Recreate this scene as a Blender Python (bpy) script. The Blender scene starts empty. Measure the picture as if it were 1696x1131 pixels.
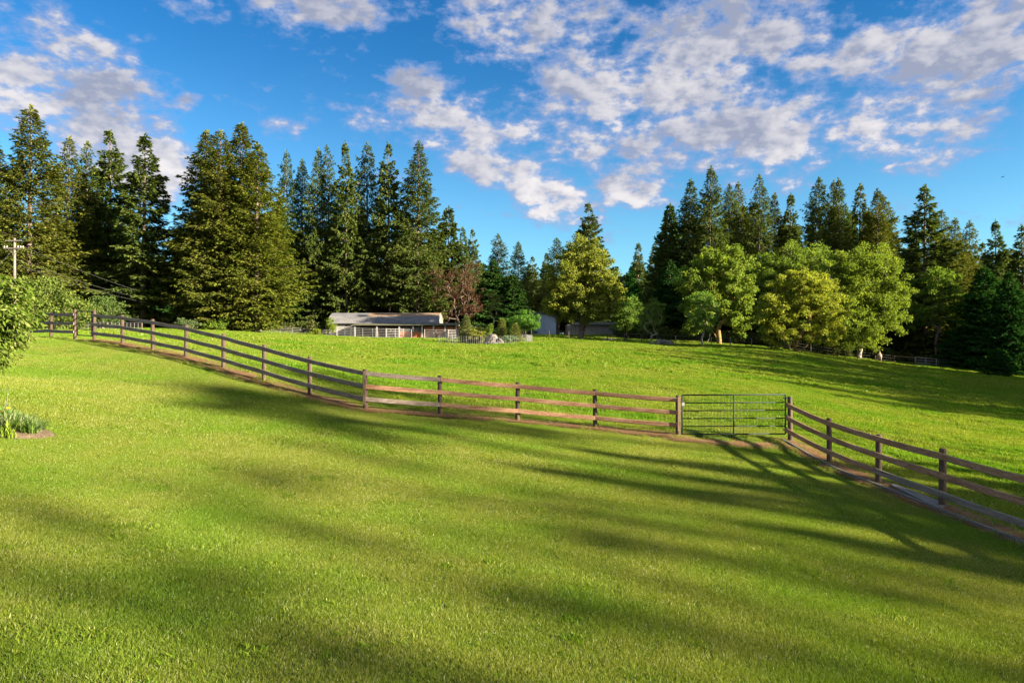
import bpy, math, random
import numpy as np
from mathutils import Vector, Matrix, Euler
R = math.radians
SC = bpy.context.scene
COL = SC.collection
EYE = 3.0                       # height of the lens above the datum
F = 1131.0                      # focal length in photo pixels (24 mm)
# ------------------------------------------------------------------ camera
cam = bpy.data.cameras.new('camera'); camo = bpy.data.objects.new('camera', cam); COL.objects.link(camo)
camo.location = (0, 0, EYE); camo.rotation_euler = (R(90), 0, 0)
cam.lens = 24.0; cam.sensor_width = 36.0; cam.clip_start = 0.1; cam.clip_end = 6000
SC.camera = camo
# ------------------------------------------------------------------ light
SUN_AZ = R(111)                 # clockwise from the view direction (+Y)
SUN_EL = R(17)
SC.view_settings.view_transform = 'Standard'; SC.view_settings.look = 'None'
SC.view_settings.exposure = 2.6; SC.view_settings.gamma = 1.0
sd = Vector((math.sin(SUN_AZ)*math.cos(SUN_EL), math.cos(SUN_AZ)*math.cos(SUN_EL), math.sin(SUN_EL)))
sl = bpy.data.lights.new('sun', 'SUN'); sl.energy = 5.0; sl.angle = R(0.7); sl.color = (1.0, 0.86, 0.66)
slo = bpy.data.objects.new('sun', sl); COL.objects.link(slo); slo.location = sd*50
slo.rotation_euler = sd.to_track_quat('Z', 'Y').to_euler()
# ------------------------------------------------------------------ sky
W = bpy.data.worlds.new('World'); SC.world = W; W.use_nodes = True
W.cycles.sampling_method = 'MANUAL'; W.cycles.sample_map_resolution = 512
def build_sky():
    nt = W.node_tree; N = nt.nodes; L = nt.links; N.clear()
    def n(t, **k):
        x = N.new(t)
        for a, b in k.items(): setattr(x, a, b)
        return x
    def mth(op, a, b=None, clamp=False):
        m = n('ShaderNodeMath', operation=op, use_clamp=clamp)
        for i, v in enumerate((a, b)):
            if v is None: continue
            if isinstance(v, (int, float)): m.inputs[i].default_value = v
            else: L.new(v, m.inputs[i])
        return m.outputs[0]
    out = n('ShaderNodeOutputWorld'); bg = n('ShaderNodeBackground'); bg.inputs[1].default_value = 0.05
    L.new(bg.outputs[0], out.inputs[0])
    sky = n('ShaderNodeTexSky', sky_type='NISHITA', sun_disc=False)
    sky.sun_elevation = SUN_EL; sky.sun_rotation = SUN_AZ; sky.ozone_density = 2.2; sky.dust_density = 0.6
    tc = n('ShaderNodeTexCoord'); sep = n('ShaderNodeSeparateXYZ'); L.new(tc.outputs['Generated'], sep.inputs[0])
    X, Y, Z = sep.outputs
    az = mth('ARCTAN2', X, Y); el = mth('ARCSINE', Z)
    cv = n('ShaderNodeCombineXYZ'); L.new(az, cv.inputs[0]); L.new(el, cv.inputs[1])
    # cloud layer coordinates: the direction carried up onto a level sheet
    den = mth('ADD', mth('MAXIMUM', Z, 0.0), 0.16)
    pl = n('ShaderNodeCombineXYZ'); L.new(mth('DIVIDE', X, den), pl.inputs[0]); L.new(mth('DIVIDE', Y, den), pl.inputs[1])
    blobs = [  # px, py, rx, ry, tilt, weight : banks of cloud, as azimuth and elevation
        (105,140,115,62,6,1.0),(180,225,95,50,-20,1.0),(240,262,70,52,-30,1.0),(155,88,40,26,10,.9),(215,100,26,14,0,.6),
        (540,8,140,22,4,.95),(478,212,36,15,10,.7),(310,170,20,12,0,.65),(568,174,22,10,0,.6),(570,202,18,9,0,.5),
        (688,140,48,22,0,.95),(742,214,110,32,-18,1.0),(790,262,60,28,-25,1.0),(640,207,62,13,0,.75),(830,165,90,26,8,.6),
        (905,318,72,32,-28,1.1),(1048,314,58,17,-14,.95),(1000,300,26,15,0,.8),
        (960,45,180,60,-12,.78),(1120,120,220,85,10,.95),(1010,215,200,62,0,.72),(1190,235,130,50,10,.95),(1240,70,120,60,20,.9),
        (1150,30,180,30,0,.7),(1290,240,50,28,20,.9),(1320,95,60,40,30,.8),(1435,205,62,48,-20,.9),(1545,120,110,62,25,.98),
        (1560,165,70,50,10,.9),(1600,235,62,32,20,.95),(1655,35,90,60,25,.9),(1435,75,60,34,20,.85),(1520,277,62,10,-3,.6),(1400,270,70,9,0,.5),
        (1360,20,90,26,0,.6),(838,355,60,7,-8,.36),(900,372,50,5,-8,.3),(1200,285,90,30,0,.7),(770,175,110,30,-10,.45),(45,50,26,14,0,.5),(100,55,24,18,30,.6)]
    acc = None
    for (px, py, rx, ry, t, w) in blobs:
        u = (px-848)/F; v = (565-py)/F; d = math.sqrt(1+u*u+v*v)
        a0 = math.atan2(u, 1); e0 = math.asin(v/d); c = math.cos(a0)
        mp = n('ShaderNodeMapping', vector_type='TEXTURE')
        mp.inputs['Location'].default_value = (a0, e0, 0); mp.inputs['Rotation'].default_value = (0, 0, R(t))
        mp.inputs['Scale'].default_value = (rx/F*c*c**.5*1.3, ry/F*c*1.3, 1)
        L.new(cv.outputs[0], mp.inputs['Vector'])
        ln = n('ShaderNodeVectorMath', operation='LENGTH'); L.new(mp.outputs[0], ln.inputs[0])
        g = n('ShaderNodeMapRange', interpolation_type='SMOOTHSTEP'); L.new(ln.outputs['Value'], g.inputs[0])
        g.inputs[1].default_value = 0.25; g.inputs[2].default_value = 1.75; g.inputs[3].default_value = w; g.inputs[4].default_value = 0
        acc = g.outputs[0] if acc is None else mth('MAXIMUM', acc, g.outputs[0])
    # outside the banks: cloud out of view behind and overhead, thickened to add fill light
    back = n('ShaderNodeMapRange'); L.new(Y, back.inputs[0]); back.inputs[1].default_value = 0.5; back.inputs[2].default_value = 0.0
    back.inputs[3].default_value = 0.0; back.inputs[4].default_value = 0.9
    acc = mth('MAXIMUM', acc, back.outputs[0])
    def fbm(vec, scale, detail, rough, off=None, dist=0.0):
        t = n('ShaderNodeTexNoise'); t.inputs['Scale'].default_value = scale; t.inputs['Detail'].default_value = detail
        t.inputs['Roughness'].default_value = rough; t.inputs['Distortion'].default_value = dist
        if off is not None:
            a = n('ShaderNodeVectorMath', operation='ADD'); L.new(vec, a.inputs[0]); a.inputs[1].default_value = off; vec = a.outputs[0]
        L.new(vec, t.inputs['Vector']); return t.outputs['Fac']
    sc2 = n('ShaderNodeVectorMath', operation='MULTIPLY'); L.new(cv.outputs[0], sc2.inputs[0]); sc2.inputs[1].default_value = (1.0, 1.75, 1)
    av = sc2.outputs[0]
    def density(off, da, db):
        a = fbm(av, 9.0, da, 0.54, off, 0.08)
        b = fbm(av, 30.0, db, 0.6, tuple(o+3.1 for o in off), 0.1)
        s = mth('ADD', mth('MULTIPLY', mth('SUBTRACT', a, 0.5), 2.7), mth('MULTIPLY', mth('SUBTRACT', b, 0.5), 1.9))
        return mth('ADD', s, mth('SUBTRACT', acc, 0.50))
    d0 = density((0, 0, 0), 8, 4); d1 = density((0.016, 0.010, 0), 5, 2)
    mask = n('ShaderNodeMapRange', interpolation_type='SMOOTHSTEP'); L.new(d0, mask.inputs[0])
    mask.inputs[1].default_value = -0.30; mask.inputs[2].default_value = 0.46
    core = n('ShaderNodeMapRange', interpolation_type='SMOOTHSTEP'); L.new(d0, core.inputs[0])
    core.inputs[1].default_value = 0.02; core.inputs[2].default_value = 0.50
    # sun side of each puff bright, far side grey
    rim = n('ShaderNodeMapRange', interpolation_type='SMOOTHSTEP'); L.new(mth('SUBTRACT', d0, d1), rim.inputs[0])
    rim.inputs[1].default_value = -1.0; rim.inputs[2].default_value = 0.7; rim.inputs[3].default_value = 0.95; rim.inputs[4].default_value = 0.0
    lowf = n('ShaderNodeMapRange', interpolation_type='SMOOTHSTEP'); L.new(fbm(av, 5.0, 3, .5, (7.7, 2.2, 0)), lowf.inputs[0])
    lowf.inputs[1].default_value = 0.40; lowf.inputs[2].default_value = 0.66
    hi_ = n('ShaderNodeMapRange'); L.new(el, hi_.inputs[0]); hi_.inputs[1].default_value = .22; hi_.inputs[2].default_value = .45
    grey = mth('MULTIPLY', mth('ADD', mth('MULTIPLY', lowf.outputs[0], .5), mth('ADD', rim.outputs[0], mth('MULTIPLY', hi_.outputs[0], .55))), .88, clamp=True)
    c1 = n('ShaderNodeMix', data_type='RGBA'); L.new(grey, c1.inputs[0]); c1.inputs[6].default_value = (3.25, 3.08, 3.06, 1); c1.inputs[7].default_value = (1.18, 1.31, 1.75, 1)
    cc = n('ShaderNodeMix', data_type='RGBA'); L.new(core.outputs[0], cc.inputs[0])
    cc.inputs[6].default_value = (1.10, 1.45, 2.45, 1); L.new(c1.outputs[2], cc.inputs[7])
    # clear-air colour of the Nishita sky, graded toward the deep blue of the photo
    grad = n('ShaderNodeMapRange', interpolation_type='SMOOTHSTEP'); L.new(el, grad.inputs[0])
    grad.inputs[1].default_value = 0.03; grad.inputs[2].default_value = 0.46
    gc = n('ShaderNodeMix', data_type='RGBA'); L.new(grad.outputs[0], gc.inputs[0])
    gc.inputs[6].default_value = SKY_LOW; gc.inputs[7].default_value = SKY_HIGH
    gb = n('ShaderNodeMix', data_type='RGBA'); L.new(back.outputs[0], gb.inputs[0]); L.new(gc.outputs[2], gb.inputs[6]); gb.inputs[7].default_value = (3.1, 2.9, 2.7, 1); gc = gb  # unseen sky behind the viewer brightened to add fill light
    mul = n('ShaderNodeMix', data_type='RGBA', blend_type='MULTIPLY'); mul.inputs[0].default_value = 1.0
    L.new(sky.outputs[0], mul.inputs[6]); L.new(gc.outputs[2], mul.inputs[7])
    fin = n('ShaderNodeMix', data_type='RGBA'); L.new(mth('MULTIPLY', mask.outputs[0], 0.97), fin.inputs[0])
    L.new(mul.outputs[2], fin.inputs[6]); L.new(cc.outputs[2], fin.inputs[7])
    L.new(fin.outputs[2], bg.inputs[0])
SKY_LOW = (0.42, 0.71, 0.80, 1); SKY_HIGH = (0.085, 0.38, 0.61, 1)
build_sky()

# ------------------------------------------------------------------ helpers
def tag(o, label=None, cat=None, group=None, kind=None):
    if label: o['label'] = label
    if cat: o['category'] = cat
    if group: o['group'] = group
    if kind: o['kind'] = kind
    return o
def empty(name, loc, label, cat, group=None, rz=0.0):
    o = bpy.data.objects.new(name, None); COL.objects.link(o); o.location = loc; o.rotation_euler = (0, 0, rz)
    o.empty_display_size = 0.3
    return tag(o, label, cat, group)
def link_mesh(name, me, mat, parent=None):
    o = bpy.data.objects.new(name, me); COL.objects.link(o)
    if mat: me.materials.append(mat)
    if parent: o.parent = parent
    return o
def np_mesh(name, verts, faces_list, attrs=None, smooth=False):
    """faces_list: list of int arrays (n,k)."""
    me = bpy.data.meshes.new(name)
    verts = np.asarray(verts, np.float32)
    me.vertices.add(len(verts)); me.vertices.foreach_set('co', verts.ravel())
    loops = np.concatenate([f.ravel() for f in faces_list]).astype(np.int32)
    cnt = np.concatenate([np.full(len(f), f.shape[1]) for f in faces_list]).astype(np.int32)
    me.loops.add(len(loops)); me.loops.foreach_set('vertex_index', loops)
    me.polygons.add(len(cnt)); st = np.zeros(len(cnt), np.int32); st[1:] = np.cumsum(cnt)[:-1]
    me.polygons.foreach_set('loop_start', st); me.polygons.foreach_set('loop_total', cnt)
    if smooth: me.polygons.foreach_set('use_smooth', np.ones(len(cnt), bool))
    if attrs:
        for k, (dom, a) in attrs.items():
            at = me.attributes.new(k, 'FLOAT', dom); at.data.foreach_set('value', np.asarray(a, np.float32))
    me.update(); me.validate()
    return me
class MB:
    """collects shapes and links them as one mesh object"""
    def __init__(s): s.v = []; s.f = []
    def add(s, vs, fs):
        b = len(s.v); s.v += [tuple(v) for v in vs]; s.f += [tuple(i+b for i in f) for f in fs]; return s
    def box(s, x0, x1, y0, y1, z0, z1, M=None):
        vs = [Vector((x, y, z)) for z in (z0, z1) for (x, y) in ((x0, y0), (x1, y0), (x1, y1), (x0, y1))]
        if M: vs = [M @ v for v in vs]
        return s.add(vs, [(0,3,2,1),(4,5,6,7),(0,1,5,4),(1,2,6,5),(2,3,7,6),(3,0,4,7)])
    def tube(s, pts, r, k=8, cap=True):
        pts = [Vector(p) for p in pts]; rr = r if isinstance(r, (list, tuple)) else [r]*len(pts)
        vs = []; prev = None
        for i, p in enumerate(pts):
            d = (pts[min(i+1, len(pts)-1)] - pts[max(i-1, 0)]).normalized()
            up = Vector((0, 0, 1)) if abs(d.z) < .95 else Vector((1, 0, 0))
            a = d.cross(up).normalized(); b = a.cross(d).normalized()
            if prev is not None and a.dot(prev) < 0: a, b = -a, -b
            prev = a
            vs += [p + (a*math.cos(2*math.pi*j/k) + b*math.sin(2*math.pi*j/k))*rr[i] for j in range(k)]
        fs = []
        for i in range(len(pts)-1):
            for j in range(k):
                q = (j+1) % k; fs.append((i*k+j, i*k+q, (i+1)*k+q, (i+1)*k+j))
        if cap: fs.append(tuple(range(k))[::-1]); fs.append(tuple((len(pts)-1)*k+j for j in range(k)))
        return s.add(vs, fs)
    def build(s, name, mat, parent=None, smooth=False, bevel=0):
        me = bpy.data.meshes.new(name); me.from_pydata(s.v, [], s.f); me.update()
        if smooth:
            me.polygons.foreach_set('use_smooth', [True]*len(me.polygons))
        o = link_mesh(name, me, mat, parent)
        if bevel:
            m = o.modifiers.new('bevel', 'BEVEL'); m.width = bevel; m.segments = 2; m.limit_method = 'ANGLE'
        return o
def copy_tree(o, parent=None):
    c = o.copy(); COL.objects.link(c); c.parent = parent
    for ch in list(o.children): copy_tree(ch, c)
    return c
def px(p, Y): return (p-848.0)/F*Y
def pz(q, Y): return EYE + (565.0-q)/F*Y

# ------------------------------------------------------------------ materials
def mat(name, build):
    m = bpy.data.materials.new(name); m.use_nodes = True; nt = m.node_tree; nt.nodes.clear()
    build(nt); return m
class G:
    def __init__(s, nt): s.nt = nt
    def n(s, t, **k):
        x = s.nt.nodes.new(t)
        for a, b in k.items(): setattr(x, a, b)
        return x
    def l(s, a, b): s.nt.links.new(a, b)
    def noise(s, scale, detail=4, rough=.55, vec=None, dist=0):
        t = s.n('ShaderNodeTexNoise'); t.inputs['Scale'].default_value = scale; t.inputs['Detail'].default_value = detail
        t.inputs['Roughness'].default_value = rough; t.inputs['Distortion'].default_value = dist
        if vec is not None: s.l(vec, t.inputs['Vector'])
        return t.outputs['Fac']
    def ramp(s, fac, stops):
        r = s.n('ShaderNodeValToRGB'); e = r.color_ramp.elements
        while len(e) < len(stops): e.new(.5)
        for i, (p, c) in enumerate(stops): e[i].position = p; e[i].color = (*c, 1)
        s.l(fac, r.inputs[0]); return r.outputs[0]
    def mix(s, fac, a, b, bt='MIX'):
        m = s.n('ShaderNodeMix', data_type='RGBA', blend_type=bt)
        for i, v in ((0, fac), (6, a), (7, b)):
            if isinstance(v, (int, float)): m.inputs[i].default_value = v
            elif isinstance(v, tuple): m.inputs[i].default_value = (*v, 1)
            else: s.l(v, m.inputs[i])
        return m.outputs[2]
    def math(s, op, a, b=None, clamp=False):
        m = s.n('ShaderNodeMath', operation=op, use_clamp=clamp)
        for i, v in enumerate((a, b)):
            if v is None: continue
            if isinstance(v, (int, float)): m.inputs[i].default_value = v
            else: s.l(v, m.inputs[i])
        return m.outputs[0]
    def mapped(s, scale, kind='Object'):
        tc = s.n('ShaderNodeTexCoord'); m = s.n('ShaderNodeMapping'); m.inputs['Scale'].default_value = scale
        s.l(tc.outputs[kind], m.inputs[0]); return m.outputs[0]
    def pos(s, scale=(1, 1, 1)):
        g = s.n('ShaderNodeNewGeometry'); m = s.n('ShaderNodeMapping'); m.inputs['Scale'].default_value = scale
        s.l(g.outputs['Position'], m.inputs[0]); return m.outputs[0]
    def principled(s, col, rough=.8, bump=None, bs=.3, bd=.02, metal=0, spec=.3):
        p = s.n('ShaderNodeBsdfPrincipled'); o = s.n('ShaderNodeOutputMaterial'); s.l(p.outputs[0], o.inputs[0])
        if isinstance(col, tuple): p.inputs['Base Color'].default_value = (*col, 1)
        else: s.l(col, p.inputs['Base Color'])
        if isinstance(rough, (int, float)): p.inputs['Roughness'].default_value = rough
        else: s.l(rough, p.inputs['Roughness'])
        p.inputs['Metallic'].default_value = metal; p.inputs['Specular IOR Level'].default_value = spec
        if bump is not None:
            b = s.n('ShaderNodeBump'); b.inputs['Strength'].default_value = bs; b.inputs['Distance'].default_value = bd
            s.l(bump, b.inputs['Height']); s.l(b.outputs[0], p.inputs['Normal'])
        return p
def foliage_mat(name, stops, trans=.35, tcol=(.9, 1.0, .35), patch=None, patch_scale=.1):
    """leaf colour from a per-leaf random, times the object's own species tint"""
    def b(nt):
        g = G(nt); at = g.n('ShaderNodeAttribute', attribute_name='tint')
        c = g.ramp(at.outputs['Fac'], stops)
        oi = g.n('ShaderNodeObjectInfo'); c = g.mix(1.0, c, oi.outputs['Color'], 'MULTIPLY')
        if patch:
            p = g.noise(patch_scale, 3, .6, g.pos()); p = g.ramp(p, [(.30, (1.14, 1.08, 1.3)), (.44, (1, 1, 1)), (.66, patch)])
            c = g.mix(1.0, c, p, 'MULTIPLY')
        d = g.n('ShaderNodeBsdfDiffuse'); g.l(c, d.inputs[0])
        t = g.n('ShaderNodeBsdfTranslucent'); g.l(g.mix(1.0, c, tcol, 'MULTIPLY'), t.inputs[0])
        m = g.n('ShaderNodeMixShader'); m.inputs[0].default_value = trans; g.l(d.outputs[0], m.inputs[1]); g.l(t.outputs[0], m.inputs[2])
        o = g.n('ShaderNodeOutputMaterial'); g.l(m.outputs[0], o.inputs[0])
    return mat(name, b)
def wood_mat(name, c0, c1, c2, stretch=(1, 1, 1), rough=.85):
    def b(nt):
        g = G(nt); v = g.mapped(stretch); oi = g.n('ShaderNodeObjectInfo')
        addv = g.n('ShaderNodeVectorMath', operation='ADD'); g.l(v, addv.inputs[0])
        sc = g.n('ShaderNodeVectorMath', operation='SCALE'); cx = g.n('ShaderNodeCombineXYZ')
        g.l(oi.outputs['Random'], cx.inputs[0]); g.l(oi.outputs['Random'], cx.inputs[1]); g.l(cx.outputs[0], sc.inputs[0]); sc.inputs['Scale'].default_value = 37
        g.l(sc.outputs[0], addv.inputs[1]); v = addv.outputs[0]
        grain = g.noise(9, 6, .7, v, .6); blot = g.noise(1.3, 3, .6, v)
        f = g.math('ADD', g.math('MULTIPLY', grain, .6), g.math('MULTIPLY', blot, .4))
        c = g.ramp(f, [(.36, c0), (.5, c1), (.64, c2)])
        k = g.noise(5.0, 2, .5, v); c = g.mix(g.ramp(k, [(.70, (0, 0, 0)), (.76, (1, 1, 1))]), c, tuple(x*.35 for x in c0))
        g.principled(c, rough, grain, .5, .01)
    return mat(name, b)
def bark_mat(name, c0, c1, sc=6):
    def b(nt):
        g = G(nt); v = g.pos((sc, sc, sc*.25)); f = g.noise(1.0, 5, .65, v, .3)
        g.principled(g.ramp(f, [(.35, c0), (.65, c1)]), .95, f, .8, .05)
    return mat(name, b)
M = {}
M['fir'] = foliage_mat('fir_needles', [(0, (.036, .064, .016)), (.5, (.090, .116, .028)), (1, (.155, .165, .042))], .30, (1, 1, .4))
M['cedar'] = foliage_mat('cedar_sprays', [(0, (.018, .050, .014)), (.5, (.038, .085, .018)), (1, (.08, .13, .026))], .3, (1, 1, .4))
M['maple'] = foliage_mat('maple_leaves', [(0, (.080, .120, .020)), (.5, (.175, .220, .034)), (1, (.28, .31, .055))], .45, (1, 1, .35))
M['bud'] = foliage_mat('bud_tips', [(0, (.06, .03, .018)), (.5, (.13, .065, .04)), (1, (.21, .12, .075))], .3, (1, .8, .6))
M['leafy'] = foliage_mat('glossy_leaves', [(0, (.035, .07, .008)), (.5, (.09, .14, .016)), (1, (.22, .24, .07))], .38, (1, 1, .35))
M['grass'] = foliage_mat('lawn_blades', [(0, (.060, .115, .012)), (.5, (.178, .220, .024)), (.86, (.285, .30, .07)), (1, (.48, .49, .28))], .42, (1, 1, .35),
                         (.72, .98, .60), .35)
M['pasture'] = foliage_mat('pasture_blades', [(0, (.045, .105, .010)), (.5, (.150, .215, .018)), (.88, (.26, .29, .045)), (1, (.44, .42, .18))], .42, (1, 1, .35),
                           (.62, .95, .55), .22)
M['straw'] = foliage_mat('dead_straw', [(0, (.11, .055, .025)), (.5, (.24, .14, .07)), (1, (.42, .29, .16))], .15, (1, .9, .7))
M['bark'] = bark_mat('fir_bark', (.06, .045, .035), (.17, .13, .10))
M['palebark'] = bark_mat('pale_bark', (.13, .11, .08), (.34, .30, .24), 8)
M['mossbark'] = bark_mat('mossy_bark', (.09, .055, .02), (.28, .19, .06), 8)
M['post'] = wood_mat('post_wood', (.022, .015, .011), (.055, .034, .023), (.11, .074, .052), (8, 8, 1.2))
M['cover'] = wood_mat('cover_board_wood', (.05, .032, .02), (.12, .08, .05), (.19, .14, .095), (8, 8, 1.2))
M['rail'] = wood_mat('weathered_rail', (.050, .036, .026), (.135, .105, .08), (.23, .195, .16), (1.2, 12, 12))
M['brownrail'] = wood_mat('brown_rail', (.07, .032, .016), (.21, .110, .056), (.32, .215, .135), (1.2, 12, 12))
M['board'] = wood_mat('loose_board', (.04, .035, .03), (.10, .09, .08), (.17, .155, .135), (1.2, 12, 12))
def simple(name, col, rough=.6, metal=0, var=.25, sc=3):
    def b(nt):
        g = G(nt); f = g.noise(sc, 5, .6, g.pos()); c = g.ramp(f, [(.3, tuple(x*(1-var) for x in col)), (.7, tuple(min(1, x*(1+var*.5)) for x in col))])
        g.principled(c, rough, f, .1, .01, metal)
    return mat(name, b)
M['gate'] = simple('gate_paint', (.010, .020, .013), .75)
M['wire'] = simple('wire_steel', (.16, .16, .155), .6, .3)
M['white'] = simple('white_paint', (.27, .265, .25), .6)
M['panel'] = simple('panel_pipe', (.25, .245, .235), .5)
M['darkin'] = simple('stall_dark_wood', (.05, .035, .025), .9)
M['orange'] = wood_mat('stall_boards', (.22, .065, .025), (.36, .115, .045), (.44, .17, .075), (6, 6, 1))
M['bluewall'] = simple('blue_grey_sheet', (.30, .36, .42), .6, 0, .15, 1)
M['creamwall'] = simple('cream_sheet', (.17, .16, .13), .7, 0, .2, 1)
M['darkmetal'] = simple('dark_blue_metal', (.05, .07, .10), .5)
M['insul'] = simple('insulator_glaze', (.5, .48, .45), .3)
M['pole'] = wood_mat('pole_wood', (.06, .055, .045), (.13, .115, .10), (.20, .18, .155), (6, 6, .6))
M['rock'] = simple('pale_rock', (.13, .117, .10), .9, 0, .8, 3.2)
M['horse'] = simple('dun_coat', (.26, .19, .13), .7)
M['mane'] = simple('dark_mane', (.06, .045, .03), .8)
M['concrete'] = simple('concrete_edge', (.24, .23, .21), .9, 0, .3, 9)
M['yellow'] = simple('yellow_petal', (.75, .42, .02), .5)
M['redpetal'] = simple('orange_petal', (.6, .12, .04), .5)
M['bird'] = simple('bird_feathers', (.02, .02, .02), .7)
def b(nt):   # corrugated roof, browner along its top
    g = G(nt); tc = g.n('ShaderNodeTexCoord'); sp = g.n('ShaderNodeSeparateXYZ'); g.l(tc.outputs['Object'], sp.inputs[0])
    ph = g.math('MULTIPLY', sp.outputs[0], 24.0); rib = g.math('SINE', ph)
    seam = g.math('LESS_THAN', g.math('FRACT', g.math('MULTIPLY', sp.outputs[2], 2.6)), .10)
    n1 = g.noise(.7, 5, .6, g.mapped((1, 1, 3)))
    base = g.ramp(n1, [(.3, (.105, .105, .11)), (.7, (.175, .172, .17))])
    base = g.mix(g.math('MULTIPLY', seam, .5), base, (.10, .10, .11))
    hi = g.math('GREATER_THAN', g.math('ADD', sp.outputs[2], g.math('MULTIPLY', n1, .35)), 4.02)
    rt = g.math('GREATER_THAN', sp.outputs[0], -3.0)
    base = g.mix(g.math('MULTIPLY', g.math('MULTIPLY', hi, rt), .85), base, (.22, .15, .09))
    g.principled(base, .85, rib, .4, .02, 0, .1)
M['roof'] = mat('ribbed_roof', b)
def b(nt):   # mossy lean-to roof
    g = G(nt); f = g.noise(2, 5, .6, g.pos()); g.principled(g.ramp(f, [(.3, (.05, .06, .03)), (.7, (.13, .12, .08))]), .9)
M['leanroof'] = mat('mossy_roof', b)
def b(nt):   # the ground under and between the blades
    g = G(nt); v = g.pos()
    big = g.noise(.16, 4, .6, v); mid = g.noise(1.1, 5, .65, v); fine = g.noise(14, 4, .7, v)
    c = g.ramp(mid, [(.3, (.035, .075, .008)), (.5, (.085, .135, .012)), (.72, (.13, .17, .02))])
    c = g.mix(g.ramp(big, [(.35, (0, 0, 0)), (.65, (1, 1, 1))]), c, g.mix(1.0, c, (.70, .95, .55), 'MULTIPLY'))
    c = g.mix(g.ramp(fine, [(.40, (1, 1, 1)), (.60, (0, 0, 0))]), c, (.045, .045, .018))
    sp = g.n('ShaderNodeSeparateXYZ'); g.l(v, sp.inputs[0])
    wood = g.math('MULTIPLY', g.math('SUBTRACT', sp.outputs[1], 122), .2, True)     # forest floor beyond the pasture
    c = g.mix(wood, c, g.ramp(mid, [(.3, (.03, .025, .012)), (.7, (.06, .06, .02))]))
    g.principled(c, 1.0, g.math('ADD', mid, g.math('MULTIPLY', fine, .4)), .7, .12, 0, 0)
M['ground'] = mat('ground_turf', b)
def b(nt):
    g = G(nt); v = g.pos(); f = g.noise(7, 6, .7, v); k = g.noise(40, 3, .6, v)
    c = g.ramp(f, [(.3, (.045, .033, .021)), (.5, (.09, .067, .042)), (.7, (.16, .125, .08))])
    g.principled(g.mix(.4, c, g.ramp(k, [(.35, (.035, .026, .017)), (.65, (.19, .15, .10))])), 1, k, .8, .03, 0, 0)
M['soil'] = mat('bare_soil', b)

# ------------------------------------------------------------------ terrain
def P3(a, q, Y): return (px(a, Y), Y, pz(q, Y))
FENCE = [(1123,722,22.0),(986,710,22.6),(857,698,22.6),(729,688,22.2),(605,680,21.7),(513,654,22.6),(437,632,23.9),(370,608,25.2),
         (308,593,26.6),(253,580,28.0),(203,570,29.6),(156,565,31.2)]
FENCE_L = [(124,563,32.2),(84,560,33.6),(46,559,35.2),(10,558,36.8),(-28,557,38.4)]
FENCE_R = [(1309,728,21.8),(1374,768,19.5),(1455,802,17.1),(1561,845,14.7),(1716,905,12.3),(1960,1005,9.9)]
CP = [P3(*p) for p in FENCE+FENCE_L+FENCE_R]
CP += [P3(*p) for p in [
 (848,1131,5.9),(0,1131,5.2),(1696,1131,6.8),(848,850,11.9),(400,850,10.7),(0,850,9.5),(1300,850,13.1),(1500,900,11.8),(1696,1000,9.4),
 (80,720,14.6),(400,700,17.6),(700,722,18.0),(1000,755,17.8),(1200,775,17.4),(100,620,22.6),(300,640,22.4),(100,590,27),(0,640,18),(0,590,24),
 (500,600,40),(700,611,40),(900,622,40),(1100,633,40),(1300,652,38),(1500,690,36),(1696,760,24),(1696,692,40),(300,571,40),(180,556,45),(0,556,45),
 (400,555,68),(600,567,70),(850,575,70),(1100,585,70),(1300,603,70),(1500,630,70),(1696,652,72),(120,548,70),(-100,548,70),
 (250,544,98),(100,543,98),(400,550,98),(500,555,106),(640,560,112),(750,560,112),(810,570,86),(870,561,102),(975,560,110),(1090,568,100),(1200,570,100),
 (1320,583,90),(1430,597,100),(1533,605,108),(1620,614,107),(1696,624,105),(1800,634,105),
 (200,540,160),(480,545,160),(900,553,142),(640,555,150),(1300,580,150),(1600,600,160),(1000,553,138),(-200,540,150)]]
CP += [(0,-10,EYE-2.6),(-15,-10,EYE-2.0),(15,-10,EYE-3.4),(0,-60,EYE-2.5),(60,-40,EYE-4.8),(-60,-40,EYE+1),(-40,20,EYE+.8),(30,5,EYE-4.2),(60,20,EYE-5.0),
       (80,60,EYE-6),(-90,80,EYE+3),(0,300,EYE+3),(-200,300,EYE+7),(200,300,EYE-3),(0,900,EYE+6),(-900,300,EYE+6),(900,300,EYE-2),(0,-900,EYE-3),(900,-600,EYE-6),(-900,-600,EYE)]
CP = np.array(CP, float)
def warp(x, s=25.0): return np.arcsinh(np.asarray(x, float)/s)*s
_cx, _cy = warp(CP[:, 0]), warp(CP[:, 1]); _c2 = 4.0
def _phi(dx, dy): return np.sqrt(dx*dx+dy*dy+_c2)
_A = _phi(_cx[:, None]-_cx[None], _cy[:, None]-_cy[None]); _n = len(_cx)
_B = np.zeros((_n+3, _n+3)); _B[:_n, :_n] = _A - 0.0*np.eye(_n); _B[:_n, _n] = 1; _B[:_n, _n+1] = _cx; _B[:_n, _n+2] = _cy; _B[_n:, :_n] = _B[:_n, _n:].T
_B[:_n, :_n] -= 0.15*np.eye(_n)
_w = np.linalg.solve(_B, np.concatenate([CP[:, 2], [0, 0, 0]]))
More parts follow.
